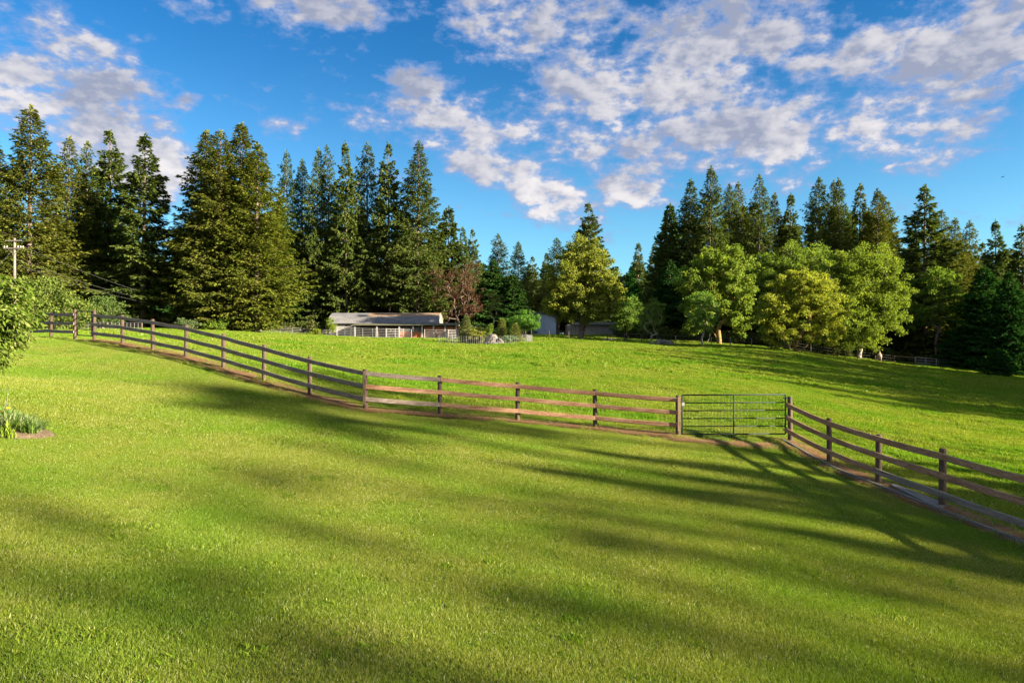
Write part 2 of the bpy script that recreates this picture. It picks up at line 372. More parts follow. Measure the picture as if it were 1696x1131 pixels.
def Hs(x, y):
    x = np.atleast_1d(np.asarray(x, float)); y = np.atleast_1d(np.asarray(y, float)); sh = x.shape
    X, Y = warp(x.ravel()), warp(y.ravel()); out = np.empty(len(X))
    for i in range(0, len(X), 20000):
        a, c = X[i:i+20000], Y[i:i+20000]
        out[i:i+20000] = _phi(a[:, None]-_cx[None], c[:, None]-_cy[None]) @ _w[:_n] + _w[_n] + _w[_n+1]*a + _w[_n+2]*c
    xf, yf = x.ravel(), y.ravel()     # small rolls in the turf
    amp = np.clip((np.hypot(xf, yf)-3)/30, .15, 1.0)
    out += amp*(.05*np.sin(xf*.31+1.3)*np.cos(yf*.23+xf*.07) + .025*np.sin(xf*.9+yf*.5)*np.sin(yf*.77-xf*.3+2))
    return out.reshape(sh)
def H(x, y): return float(Hs(x, y)[0])
def axis(lo, mid0, mid1, hi, step, g=1.13):
    a = list(np.arange(mid0, mid1+1e-6, step)); s = step
    while a[-1] < hi: s *= g; a.append(a[-1]+s)
    s = step; b_ = [mid0]
    while b_[-1] > lo: s *= g; b_.append(b_[-1]-s)
    return np.array(b_[:0:-1]+a)
gx = axis(-2500, -45, 60, 2500, .6); gy = axis(-2500, -2, 90, 3500, .6)
GX, GY = np.meshgrid(gx, gy); GZ = Hs(GX, GY)
nx, ny = len(gx), len(gy); idx = np.arange(nx*ny).reshape(ny, nx)
q = np.stack([idx[:-1, :-1], idx[:-1, 1:], idx[1:, 1:], idx[1:, :-1]], -1).reshape(-1, 4)
g_me = np_mesh('ground', np.stack([GX, GY, GZ], -1).reshape(-1, 3), [q], smooth=True)
ground = link_mesh('ground', g_me, M['ground']); tag(ground, kind='structure')

# ------------------------------------------------------------------ grass: patches of blades set out over the ground
def blades_mesh(name, seed, size, n, h, w, clump=0.0, lean=.5, flat=False):
    r = np.random.default_rng(seed)
    x = r.uniform(-.5, .5, n)*size; y = r.uniform(-.5, .5, n)*size
    hh = h*r.uniform(.45, 1.25, n)
    if clump:
        k = int(size*size*clump)+1; cx, cy = r.uniform(-.5, .5, k)*size, r.uniform(-.5, .5, k)*size; j = r.integers(0, k, n)
        m = r.random(n) < .6; sp = .11
        x = np.where(m, cx[j]+r.normal(0, sp, n), x); y = np.where(m, cy[j]+r.normal(0, sp, n), y)
        hh = np.where(m, hh*(1+.8*r.random(k)[j]), hh)
    a = r.uniform(0, 2*np.pi, n); la = r.uniform(0, 2*np.pi, n); ln = r.uniform(0.05, lean, n)*hh
    wv = w*r.uniform(.6, 1.3, n)*.5
    dx, dy = np.cos(a)*wv, np.sin(a)*wv; lx, ly = np.cos(la)*ln, np.sin(la)*ln
    z0 = np.full(n, -.01)
    if flat: hh = hh*.25; lx *= 4; ly *= 4; z0 = r.uniform(0, .05, n)
    v = np.stack([np.stack([x-dx, y-dy, z0], -1), np.stack([x+dx, y+dy, z0], -1),
                  np.stack([x+lx*.35+dx*.8, y+ly*.35+dy*.8, z0+hh*.6], -1), np.stack([x+lx*.35-dx*.8, y+ly*.35-dy*.8, z0+hh*.6], -1),
                  np.stack([x+lx, y+ly, z0+hh], -1)], 1)
    base = np.arange(n)[:, None]*5
    t = np.repeat(np.clip(r.beta(2.2, 2.4, n) + (r.random(n) < .07)*.5, 0, 1), 5)
    return np_mesh(name, v.reshape(-1, 3), [base+np.array([[0, 1, 2, 3]]), base+np.array([[3, 2, 4]])], {'tint': ('POINT', t)})
def scatter(name, pts, protos, material, label_kind, smin=.85, smax=1.15, seed=1, spin=True):
    r = np.random.default_rng(seed); pts = np.asarray(pts); n = len(pts)
    x, y = pts[:, 0], pts[:, 1]; z = Hs(x, y); e = .5
    sx = (Hs(x+e, y)-Hs(x-e, y))/(2*e); sy = (Hs(x, y+e)-Hs(x, y-e))/(2*e)
    rot = np.zeros((n, 3))
    for i in range(n):
        nn = Vector((-sx[i], -sy[i], 1)).normalized()
        qt = Vector((0, 0, 1)).rotation_difference(nn) @ Euler((0, 0, r.uniform(0, 6.283) if spin else 0)).to_quaternion()
        rot[i] = qt.to_euler()[:]
    me = bpy.data.meshes.new(name); me.vertices.add(n); me.vertices.foreach_set('co', np.stack([x, y, z], -1).astype(np.float32).ravel())
    a = me.attributes.new('rot', 'FLOAT_VECTOR', 'POINT'); a.data.foreach_set('vector', rot.astype(np.float32).ravel())
    a = me.attributes.new('scl', 'FLOAT', 'POINT'); a.data.foreach_set('value', r.uniform(smin, smax, n).astype(np.float32))
    a = me.attributes.new('pick', 'INT', 'POINT'); a.data.foreach_set('value', r.integers(0, len(protos), n).astype(np.int32))
    o = link_mesh(name, me, material)
    c = bpy.data.collections.new(name+'_blades')
    for p in protos:
        p.materials.append(material) if not p.materials else None
        c.objects.link(bpy.data.objects.new(p.name, p))
    nt = bpy.data.node_groups.new(name, 'GeometryNodeTree'); nt.interface.new_socket('Geometry', in_out='INPUT', socket_type='NodeSocketGeometry')
    nt.interface.new_socket('Geometry', in_out='OUTPUT', socket_type='NodeSocketGeometry')
    N = nt.nodes; L = nt.links; gi = N.new('NodeGroupInput'); go = N.new('NodeGroupOutput'); ip = N.new('GeometryNodeInstanceOnPoints')
    ci = N.new('GeometryNodeCollectionInfo'); ci.inputs['Collection'].default_value = c; ci.inputs['Separate Children'].default_value = True; ci.inputs['Reset Children'].default_value = True
    L.new(gi.outputs[0], ip.inputs['Points']); L.new(ci.outputs[0], ip.inputs['Instance']); ip.inputs['Pick Instance'].default_value = True
    for nm, ty, sk in (('pick', 'INT', 'Instance Index'), ('rot', 'FLOAT_VECTOR', 'Rotation'), ('scl', 'FLOAT', 'Scale')):
        na = N.new('GeometryNodeInputNamedAttribute'); na.data_type = ty; na.inputs['Name'].default_value = nm
        L.new(na.outputs['Attribute'], ip.inputs[sk])
    L.new(ip.outputs[0], go.inputs[0])
    m = o.modifiers.new('scatter', 'NODES'); m.node_group = nt
    return tag(o, *label_kind, kind='stuff')
def jgrid(x0, x1, y0, y1, s, keep, seed=0, j=.16):
    r = np.random.default_rng(seed); X, Y = np.meshgrid(np.arange(x0, x1, s), np.arange(y0, y1, s))
    X = X.ravel()+r.uniform(-j, j, X.size)*s; Y = Y.ravel()+r.uniform(-j, j, Y.size)*s
    k = keep(X, Y); return np.stack([X[k], Y[k]], -1)
LINE = [(px(a, Y), Y) for a, q_, Y in FENCE_L[::-1]+FENCE[::-1]+FENCE_R]
LX = np.array([p[0] for p in LINE]); LY = np.array([p[1] for p in LINE])
def dist_line(X, Y):
    d = np.full(X.shape, 1e9)
    for (ax, ay), (bx, by) in zip(LINE[:-1], LINE[1:]):
        vx, vy = bx-ax, by-ay; t = np.clip(((X-ax)*vx+(Y-ay)*vy)/(vx*vx+vy*vy), 0, 1)
        d = np.minimum(d, np.hypot(X-ax-t*vx, Y-ay-t*vy))
    return d
def inside_lawn(X, Y):   # camera side of the fence line
    # polyline runs left to right then back toward the camera on the right
    left = LINE[:-len(FENCE_R)] + [LINE[-len(FENCE_R)]]
    xs = np.array([p[0] for p in left]); ys = np.array([p[1] for p in left]); o = np.argsort(xs)
    yl = np.interp(X, xs[o], ys[o]); rx = np.interp(Y, [p[1] for p in LINE[:-len(FENCE_R)-1:-1]], [p[0] for p in LINE[:-len(FENCE_R)-1:-1]])
    return (Y < yl) & (X < np.where(Y < 21.8, rx, 1e9))
def infrus(X, Y, m=1.0): return np.abs(X) < .78*Y+m+1.5
BED = (px(20, 14.2), 14.3)
def bed(X, Y): return ((X-BED[0]+.9)/1.75)**2+((Y-BED[1]-.1)/.75)**2 < 1
near = [blades_mesh('lawn_blade_patch', 10+i, 1.1, 9500, .042, .0040, lean=.85) for i in range(4)]
mid = [blades_mesh('lawn_blade_field', 20+i, 2.2, 15000, .048, .0075, lean=.8) for i in range(3)]
past = [blades_mesh('pasture_tuft_field', 30+i, 3.2, 11000, .075, .011, clump=2.2, lean=.8) for i in range(4)]
far = [blades_mesh('pasture_tuft_far', 40+i, 6.5, 9000, .11, .030, clump=1.2, lean=.8) for i in range(3)]
pts = jgrid(-16, 16, 3.2, 15, .72, lambda X, Y: infrus(X, Y) & inside_lawn(X, Y) & (dist_line(X, Y) > .66) & ~bed(X, Y), 1)
scatter('lawn_grass', pts, near, M['grass'], ('mown green lawn grass in front of the wooden rail fence', 'lawn'), seed=2)
pts = jgrid(-34, 24, 14.2, 38, 1.45, lambda X, Y: infrus(X, Y, 3) & inside_lawn(X, Y) & (dist_line(X, Y) > 1.35) & ~bed(X, Y), 3)
e1 = jgrid(-34, 24, 3, 38, .72, lambda X, Y: infrus(X, Y, 3) & inside_lawn(X, Y) & (dist_line(X, Y) > .66) & (dist_line(X, Y) < 1.8) & (Y > 12), 4)
scatter('lawn_grass', np.concatenate([pts]), mid, M['grass'], ('mown lawn sloping up to the rail fence', 'lawn'), seed=5)
scatter('lawn_grass', e1, near, M['grass'], ('lawn edge grass beside the fence line', 'lawn'), seed=15)
pts = jgrid(-45, 45, 8, 52, 2.1, lambda X, Y: infrus(X, Y, 4) & ~inside_lawn(X, Y) & (dist_line(X, Y) > 1.5), 6)
scatter('pasture_grass', pts, past, M['pasture'], ('tufted pasture grass just beyond the rail fence', 'pasture'), seed=7)
e2 = jgrid(-45, 45, 8, 45, .72, lambda X, Y: infrus(X, Y, 3) & ~inside_lawn(X, Y) & (dist_line(X, Y) > .55) & (dist_line(X, Y) < 2.2), 44)
scatter('pasture_grass', e2, near, M['pasture'], ('pasture grass growing along the far side of the fence', 'pasture'), seed=17, smin=1.2, smax=1.8)
pts = jgrid(-100, 100, 50, 128, 4.2, lambda X, Y: infrus(X, Y, 8), 8)
scatter('pasture_grass', pts, far, M['pasture'], ('far pasture grass running up to the barn and woods', 'pasture'), seed=9)

# ------------------------------------------------------------------ tree builders
def norm(a): return a/np.maximum(np.linalg.norm(a, axis=-1, keepdims=True), 1e-6)
def diamonds(c, d, L, Wd, r, roll=None):
    """flat pointed clumps: centre base c, direction d, length L, width Wd"""
    n = len(c); rv = norm(r.normal(size=(n, 3))) if roll is None else roll
    s = norm(np.cross(d, rv)); L = L[:, None]; Wd = Wd[:, None]
    v = np.stack([c, c+d*L*.45+s*Wd*.5, c+d*L, c+d*L*.45-s*Wd*.5], 1)
    return v.reshape(-1, 3), np.arange(n*4).reshape(n, 4)
def conifer(seed, Hh=30.0, Rr=5.0, cb=.08, levels=.42, per=5, droop=-18, top=38, fill=1.0, clump=.33, hang=0.25, shape=.8, gap=.12, belly=.18):
    r = np.random.default_rng(seed)
    nb = int((1-cb)*Hh/levels*per)
    t = np.sort(r.random(nb))**1.0; zb = Hh*(cb+(1-cb)*t*.985)
    az = np.arange(nb)*2.39996+r.normal(0, .5, nb)
    prof = np.clip(t/belly, .35, 1)**.6 * (1-t)**shape
    prof = prof/prof.max()
    L = Rr*prof*r.uniform(.62, 1.12, nb)+.25
    lumps = 1+.22*np.sin(az*2+seed)*np.sin(zb*.55+az+seed*1.7)+.12*np.sin(zb*1.6+az*3)
    L *= lumps; keep = r.random(nb) > gap; zb, az, L, t = zb[keep], az[keep], L[keep], t[keep]; nb = len(L)
    e0 = np.radians(droop+(top-droop)*t**1.3+r.normal(0, 7, nb))
    lean = r.normal(0, .004, 2)
    def on(b, s):   # point on branch
        h = L[b]*s*np.cos(e0[b]); z = L[b]*s*np.sin(e0[b])+L[b]*.16*s*s
        return np.stack([np.cos(az[b])*h+lean[0]*zb[b], np.sin(az[b])*h+lean[1]*zb[b], zb[b]+z], -1)
    m = np.maximum(4, (L/.20*fill).astype(int)); B = np.repeat(np.arange(nb), m)
    s = .12+.88*(r.random(len(B)))**.75
    side = r.choice([-1, 1], len(B)); ang = np.radians(r.uniform(35, 75, len(B)))*side
    a2 = az[B]+ang; tw = (.30+.42*(1-s)*np.minimum(L[B], 4.5))*r.uniform(.5, 1.1, len(B))
    c0 = on(B, s); K = 8
    Bi = np.repeat(np.arange(len(B)), K); u = r.random(len(Bi))
    d = np.stack([np.cos(a2[Bi]), np.sin(a2[Bi]), -hang+r.normal(0, .16, len(Bi))], -1)
    c = c0[Bi]+d*(tw[Bi]*u)[:, None]; c[:, 2] -= hang*.5*u*u*tw[Bi]
    ad = az[B][Bi]; out = np.stack([np.cos(ad), np.sin(ad), np.sin(e0[B][Bi])*.6], -1)
    dd = norm(d*.8+out*.6+r.normal(0, .32, (len(Bi), 3))-np.array([0, 0, hang*.5]))
    roll = norm(np.stack([r.normal(0, .55, len(Bi)), r.normal(0, .55, len(Bi)), np.ones(len(Bi))], -1))
    sz = clump*r.uniform(.6, 1.25, len(Bi))*(.65+.35*np.minimum(1, L[B][Bi]/2))
    v, f = diamonds(c, dd, sz, sz*.42, r, np.cross(dd, np.cross(roll, dd)))
    # top spire
    n2 = 60; zz = Hh*(1-.05*r.random(n2)); aa = r.uniform(0, 6.28, n2)
    d2 = norm(np.stack([np.cos(aa)*.6, np.sin(aa)*.6, r.uniform(.5, 1.2, n2)], -1)); c2 = np.stack([lean[0]*zz, lean[1]*zz, zz], -1)
    v2, f2 = diamonds(c2, d2, np.full(n2, .45), np.full(n2, .13), r); f2 = f2+len(v)
    tint = np.repeat(np.clip(r.beta(2, 2, nb)[B][Bi]*.55+.45*r.random(len(Bi)), 0, 1), 4); tint = np.concatenate([tint, np.full(n2*4, .6)])
    crown = np_mesh('crown', np.concatenate([v, v2]), [f, f2], {'tint': ('POINT', tint)})
    mb = MB(); r0 = Hh*.009+.05
    mb.tube([(0, 0, -.6), (0, 0, .2), (lean[0]*Hh*.3, lean[1]*Hh*.3, Hh*.3), (lean[0]*Hh*.7, lean[1]*Hh*.7, Hh*.7), (lean[0]*Hh, lean[1]*Hh, Hh*.99)],
            [r0*1.5, r0*1.08, r0*.8, r0*.42, .02], 7)
    for b_ in range(0, nb, 2 if nb < 500 else 3):
        pp = on(np.full(3, b_), np.array([0, .45, .85])); mb.tube(pp, [.03+.006*L[b_], .02, .008], 3, False)
    for _ in range(int(cb*Hh*2.0)):    # dead stubs below the crown
        z = r.uniform(.5*cb, cb)*Hh; a = r.uniform(0, 6.28); l = r.uniform(.5, 1.9)
        mb.tube([(0, 0, z), (math.cos(a)*l, math.sin(a)*l, z+r.uniform(-.3, .25)*l)], [.04, .008], 3, False)
    tm = bpy.data.meshes.new('trunk'); tm.from_pydata(mb.v, [], mb.f); tm.polygons.foreach_set('use_smooth', [True]*len(tm.polygons)); tm.update()
    return tm, crown
def broadleaf(seed, lobes, trunk_h, leaf=.22, clumps=220, per=90, spread=.75, tr=.28, base=(0, 0), stems=1, limb_k=1.0, shell=.55, dirn=None, asp=.75):
    """lobes: (x,y,z,rx,ry,rz) ellipsoids that bound the crown; limbs grow to clump centres inside them"""
    r = np.random.default_rng(seed); cs = []
    vol = np.array([l[3]*l[4]*l[5] for l in lobes])**.75; vol /= vol.sum()
    while len(cs) < clumps:
        l = lobes[r.choice(len(lobes), p=vol)]; d = norm(r.normal(size=3)); rad = (shell+(1-shell)*r.random()**.5) if r.random() < .8 else r.random()*shell
        rad *= r.uniform(.80, 1.0) if r.random() < .7 else r.uniform(1.0, 1.24)
        p = np.array([l[0]+d[0]*l[3]*rad, l[1]+d[1]*l[4]*rad, l[2]+d[2]*l[5]*rad])
        if p[2] > .25: cs.append(p)
    cs = np.array(cs)
    # limbs
    nodes = []; par = []; rads = []
    for k in range(stems):
        bx, by = base[0]+(r.normal(0, .25) if stems > 1 else 0), base[1]+(r.normal(0, .25) if stems > 1 else 0)
        st = len(nodes); mx = np.mean(cs[:, 0]); my = np.mean(cs[:, 1]); ex = r.normal(0, .5, 2) if stems > 1 else (0, 0)
        for i in range(5):
            t = i/4; nodes.append((bx+(mx-bx)*t*.5+ex[0]*t+r.normal(0, .05)*i, by+(my-by)*t*.5+ex[1]*t+r.normal(0, .05)*i, -.5+(trunk_h+.5)*t)); par.append(st+i-1 if i else -1)
    o = np.argsort(np.linalg.norm(cs-np.array([base[0], base[1], trunk_h]), axis=1))
    org = np.array(nodes[-1])
    for i in o:
        nd = np.array(nodes); dd = np.linalg.norm(nd-cs[i], axis=1)+.35*np.linalg.norm(nd-org, axis=1)+100*(nd[:, 2] < trunk_h*.55)
        j = int(np.argmin(dd)); mid_ = (nd[j]+cs[i])/2+r.normal(0, .08, 3)*np.linalg.norm(nd[j]-cs[i])+np.array([0, 0, -.05])
        nodes.append(tuple(mid_)); par.append(j); nodes.append(tuple(cs[i])); par.append(len(nodes)-2)
    cnt = np.zeros(len(nodes)); 
    for i in range(len(nodes)-1, -1, -1):
        cnt[i] += 1
        if par[i] >= 0: cnt[par[i]] += cnt[i]
    rad = tr*limb_k*(cnt/cnt.max())**.5
    mb = MB()
    for i, p in enumerate(par):
        if p < 0: continue
        ra = rad[p] if cnt[p] < 2.2*cnt[i] else rad[i]*1.15
        a, b_ = nodes[p], nodes[i]
        if i % 5 == 1 and p == 0: ra *= 1.3
        mb.tube([a, b_], [max(.012, ra), max(.010, rad[i])], 6 if rad[i] > .05 else 4, False)
    tm = bpy.data.meshes.new('trunk'); tm.from_pydata(mb.v, [], mb.f); tm.polygons.foreach_set('use_smooth', [True]*len(tm.polygons)); tm.update()
    n = clumps*per; ci = np.repeat(np.arange(clumps), per); sp = spread*r.uniform(.6, 1.25, clumps)[ci]
    off = norm(r.normal(size=(n, 3)))*(r.random(n)**.6*sp)[:, None]*np.array([1, 1, .6]); c = cs[ci]+off
    d = norm(r.normal(size=(n, 3))+np.array([0, 0, -.25]) if dirn is None else r.normal(0, .45, (n, 3))+np.array(dirn))
    roll = norm(np.stack([r.normal(0, .8, n), r.normal(0, .8, n), np.ones(n)], -1))
    L = leaf*r.uniform(.65, 1.35, n)
    v, f = diamonds(c, d, L, L*asp, r, np.cross(d, np.cross(roll, d)))
    tint = np.repeat(np.clip(r.beta(2, 2, clumps)[ci]*.45+.55*r.random(n), 0, 1), 4)
    return tm, np_mesh('crown', v, [f], {'tint': ('POINT', tint)})
trng = random.Random(5)
def plant_tree(name, meshes, loc, scale, rz, label, cat, mats, tint=(1, 1, 1), group=None):
    t = empty(name, loc, label, cat, group, rz); t.scale = scale
    if name == 'fir_tree': t.rotation_euler = (trng.uniform(-.022, .022), trng.uniform(-.022, .022), rz)
    for me, nm, mt in ((meshes[0], 'trunk', mats[0]), (meshes[1], 'crown', mats[1])):
        o = bpy.data.objects.new(nm, me); COL.objects.link(o)
        if not me.materials: me.materials.append(mt)
        o.parent = t
        if nm == 'crown': o.color = (*tint, 1)
    return t
FULL = [conifer(s, cb=.04, levels=.30, per=7, droop=-14, fill=1.15, hang=.35, shape=.86, gap=.08) for s in (1, 2, 3, 4, 5)]
TALL = [conifer(s, cb=c_, levels=.33, per=6, droop=-22, fill=1.1, hang=.4, shape=.78, gap=.13) for s, c_ in ((11, .14), (12, .22), (13, .10), (14, .05), (15, .17))]
OPEN = [conifer(s, cb=c_, levels=.42, per=5, droop=-20, top=45, fill=1.15, hang=.3, shape=.95, gap=.12, clump=.55) for s, c_ in ((21, .10), (22, .18), (23, .06))]
CED = [conifer(s, cb=.01, levels=.34, per=6, droop=-26, top=30, fill=1.2, hang=.9, shape=.8, gap=.03, clump=.48, belly=.08) for s in (31, 32)]
FILL = [conifer(s, cb=.03, levels=.5, per=6, droop=-15, fill=.75, clump=.85, hang=.3, shape=.75) for s in (41, 42, 43)]
SETS = {'full': FULL, 'tall': TALL, 'open': OPEN, 'cedar': CED, 'fill': FILL}
tcount = [0]
OL = (1.25, 1.14, .85); GR = (.95, 1.03, .95); DK = (.72, .88, .90); BL = (.95, 1.08, 1.3); YG = (1.5, 1.42, .85)
def fir(a, top, Y, hw, kind, tint, label, cat='fir tree', name='fir_tree', group=None, idx=None):
    x = px(a, Y); z = H(x, Y); h = pz(top, Y)-z; w = hw/F*Y*1.12
    s = SETS[kind]; m = s[(tcount[0] if idx is None else idx) % len(s)]; tcount[0] += 1
    mt = 'cedar' if kind == 'cedar' else 'fir'
    return plant_tree(name, m, (x, Y, z), (w/5.0, w/5.0, h/30.0), trng.uniform(0, 6.28), label, cat, (M['bark'], M[mt]), tint, group)
firs = [
 # left stand
 (-22,190,100,68,'full',OL,'olive fir cut off by the left edge of the photo'),
 (46,176,96,80,'full',OL,'tallest broad olive fir at far left, behind the utility pole'),
 (108,226,104,55,'full',OL,'olive fir right of the tallest far-left fir, its top leaning on a neighbour'),
 (140,232,108,48,'tall',GR,'slender dark fir between the far-left olive firs and the white cloud'),
 (184,217,112,56,'open',GR,'open-topped fir in front of the left white cloud, second from the cloud gap'),
 (236,224,102,62,'open',GR,'thin see-through fir standing alone just left of the big sky gap'),
 (338,214,104,72,'full',OL,'broad olive fir on the left side of the big four-fir clump'),
 (368,218,100,74,'full',OL,'golden-olive fir in the middle front of the big four-fir clump'),
 (392,203,106,78,'full',OL,'highest fir of the big olive clump left of the barn'),
 (424,236,100,76,'full',YG,'yellow-olive fir on the right flank of the big clump, branches to the grass'),
 (478,250,138,34,'tall',DK,'dark slim fir just right of the big olive clump'),
 (498,264,141,30,'tall',DK,'short-topped dark fir second from the big olive clump'),
 (521,246,137,36,'tall',GR,'fir above the left end of the barn roof'),
 (548,242,140,36,'tall',DK,'dark fir above the left part of the barn, third from its left end'),
 (574,237,136,38,'open',GR,'fir with bare gaps and visible trunk above the barn'),
 (607,235,139,46,'tall',GR,'tall fir in the middle of the row behind the barn'),
 (646,237,137,40,'open',GR,'reddish-trunked open fir behind the right half of the barn'),
 (690,234,136,58,'full',GR,'large green fir at the right end of the row behind the barn'),
 # middle distance
 (768,375,172,24,'open',BL,'greyish fir with paired top, left of two beyond the brown tree'),
 (785,380,176,24,'open',BL,'greyish fir, right of two beyond the brown tree'),
 (826,386,160,34,'tall',GR,'fir with dense dark point directly above the thin bare sapling'),
 (857,400,180,26,'tall',DK,'small dark fir halfway between the cedar and the big middle maple'),
 (884,424,190,24,'open',BL,'lowest grey-green fir left of the big middle maple'),
 (903,418,196,20,'open',BL,'narrow far fir touching the left side of the middle maple'),
 (924,394,176,34,'tall',DK,'dark fir half hidden behind the left of the middle maple'),
 (976,336,150,42,'open',GR,'fir rising straight out of the top of the big middle maple'),
 (1055,402,176,26,'open',BL,'pale far fir just right of the middle maple'),
 (1080,400,170,28,'open',GR,'far fir between the middle maple and the right wood'),
 # right wood
 (1106,352,134,36,'open',GR,'wide-armed fir at the left edge of the right wood'),
 (1138,298,132,50,'full',DK,'dark blue-green fir second from the left edge of the right wood'),
 (1172,276,128,48,'full',GR,'tallest fir of the right wood, above the left maple'),
 (1214,306,134,38,'tall',GR,'fir just right of the tallest one in the right wood'),
 (1229,300,140,36,'tall',OL,'olive fir with narrow top, third right of the tallest in the right wood'),
 (1255,292,130,44,'tall',GR,'pointed fir above the gap between the two maple groups'),
 (1285,320,132,38,'full',OL,'olive rounded fir in the dip of the right wood skyline'),
 (1310,320,130,36,'open',GR,'open fir right before the skyline gap of the right wood'),
 (1357,296,134,42,'tall',GR,'fir right after the skyline gap, left of three close tops'),
 (1378,298,138,34,'tall',OL,'middle fir of the three close tops above the large maple'),
 (1395,296,132,40,'full',GR,'right fir of the three close tops above the large maple'),
 (1420,304,134,38,'open',OL,'olive open fir above the right half of the large maple'),
 (1452,314,128,46,'full',OL,'broad olive fir over the right shoulder of the large maple'),
 (1470,322,132,42,'tall',OL,'ragged olive fir left of the perfect cone-shaped fir'),
 (1531,306,118,62,'open',GR,'regular cone-shaped fir standing highest above the far metal gate'),
 (1562,348,126,44,'tall',OL,'olive fir on the right shoulder of the cone-shaped fir'),
 (1581,362,128,44,'full',OL,'golden-olive fir sloping down toward the skyline notch'),
 (1602,366,130,38,'tall',OL,'thin-topped fir left of the last skyline notch'),
 (1622,402,136,34,'open',GR,'lowest fir in the last skyline notch'),
 (1650,364,112,38,'open',BL,'pale blue-green fir second from the right edge'),
 (1697,372,112,44,'open',BL,'drooping blue-green fir cut off by the right edge'),
]
for f_ in firs: fir(*f_)
cedars = [
 (818,430,140,44,'dark feathery cedar behind the thin bare sapling and boulders',GR),
 (850,455,138,36,'green cedar behind the small domed tree',GR),
 (1046,440,130,26,'bright green narrow cedar right of the middle maple',(.8,1.3,.9)),
 (1110,430,118,42,'dark blue-green cedar left of the left maple',DK),
 (1490,430,122,44,'dark cedar between large maple and pale-trunked tree',DK),
 (1630,440,108,58,'wide dark cedar with drooping sprays, right of the far gate',(.7,1.0,.85)),
 (1672,450,102,50,'dark cedar against the right edge of the photo',(.62,.9,.8)),
 (1652,575,94,26,'small young cedar standing in the grass edge at far right',(.75,1.05,.8)),
 (1590,540,108,34,'low dark cedar just right of the far gate',(.75,1.05,.8)),
 (290,430,128,46,'dark cedar in the gap under the sky between the left stands',DK),
]
for a, top, Y, hw, lab, ti in cedars: fir(a, top, Y, hw, 'cedar', ti, lab, 'cedar tree', 'cedar_tree')
# the wood behind: more firs of the same kind filling in
ORD = 'first second third fourth fifth sixth seventh eighth ninth tenth eleventh twelfth thirteenth fourteenth fifteenth sixteenth seventeenth eighteenth'.split()
def fillrow(x0, x1, stp, top0, top1, Y, lab, grp, tint=DK, kinds='fill'):
    r = random.Random(int(x0)+Y); a = x0; i_ = 0
    while a < x1:
        fir(a+r.uniform(-6, 6), r.uniform(top0, top1), Y+r.uniform(-7, 7), r.uniform(26, 38)*(1+.3*(Y < 150)), kinds, tuple(c*r.uniform(.85, 1.15) for c in tint), lab+', '+ORD[i_]+' from the left', 'fir tree', 'fir_tree', grp); a += stp; i_ += 1
fillrow(-60, 270, 34, 330, 400, 140, 'dark fir filling the wood behind the left stand', 'dark firs behind the left stand')
fillrow(300, 480, 34, 330, 380, 135, 'dark fir hidden deep behind the big olive clump', 'dark firs behind the olive clump')
fillrow(470, 745, 27, 330, 390, 154, 'dark fir in the second row behind the barn', 'dark firs behind the barn row')
fillrow(715, 1120, 27, 432, 462, 205, 'far fir in the low skyline between the two woods', 'far firs between the woods', BL)
fillrow(1110, 1500, 30, 328, 375, 152, 'dark fir filling the wood behind the maples', 'dark firs behind the maples')
fillrow(1500, 1780, 32, 392, 440, 140, 'dark fir filling the wood at the right edge', 'dark firs at the right edge')
fillrow(-40, 260, 60, 440, 490, 118, 'low young fir under the left stand', 'young firs under the left stand', DK)
fillrow(470, 740, 44, 455, 500, 147, 'low young fir behind the barn roof', 'young firs behind the barn')
fillrow(1130, 1500, 40, 470, 510, 124, 'low young fir behind the maple trunks', 'young firs behind the maples')

def leafy(name, label, cat, a, Y, meshes, mt='maple', bark='bark', tint=(1, 1, 1), rz=0, sc=1.0, group=None):
    x = px(a, Y); return plant_tree(name, meshes, (x, Y, H(x, Y)), (sc, sc, sc), rz, label, cat, (M[bark], M[mt]), tint, group)
# big maple in the middle (Y=108)
leafy('maple_tree', 'big rounded golden-green maple standing alone in the middle, left of the shed', 'maple tree', 962, 108,
      broadleaf(51, [(0,0,9.5,5.4,5,4.8),(0.5,0,13,3.6,3.4,3.4),(3.6,-.5,7,3.2,3.2,3.2),(-3.2,0,6.2,3.2,3,3.0),(1,-1.5,4.6,5.0,3.2,2.2)], 2.0, .28, 560, 110, .85, .42, shell=.6), tint=(1.0, .93, 1.0))
# left maple of the right wood (Y=100): two stems, yellow bark
leafy('maple_tree', 'tall maple with mossy yellow forked trunk at the left of the maple row', 'maple tree', 1190, 100,
      broadleaf(52, [(-2.6,0,8.2,3.4,3.2,4),(1,0,11,3.6,3.4,3.6),(2.2,0,7.6,3,3,4),(-3.6,0,4.2,2.4,2.4,3.2),(2.8,0,4.4,2.4,2.4,3),(-1,0,12.3,2.8,2.8,2.2)], 3.0, .30, 330, 100, .85, .36, stems=2), bark='mossbark', tint=(.86, .98, 1))
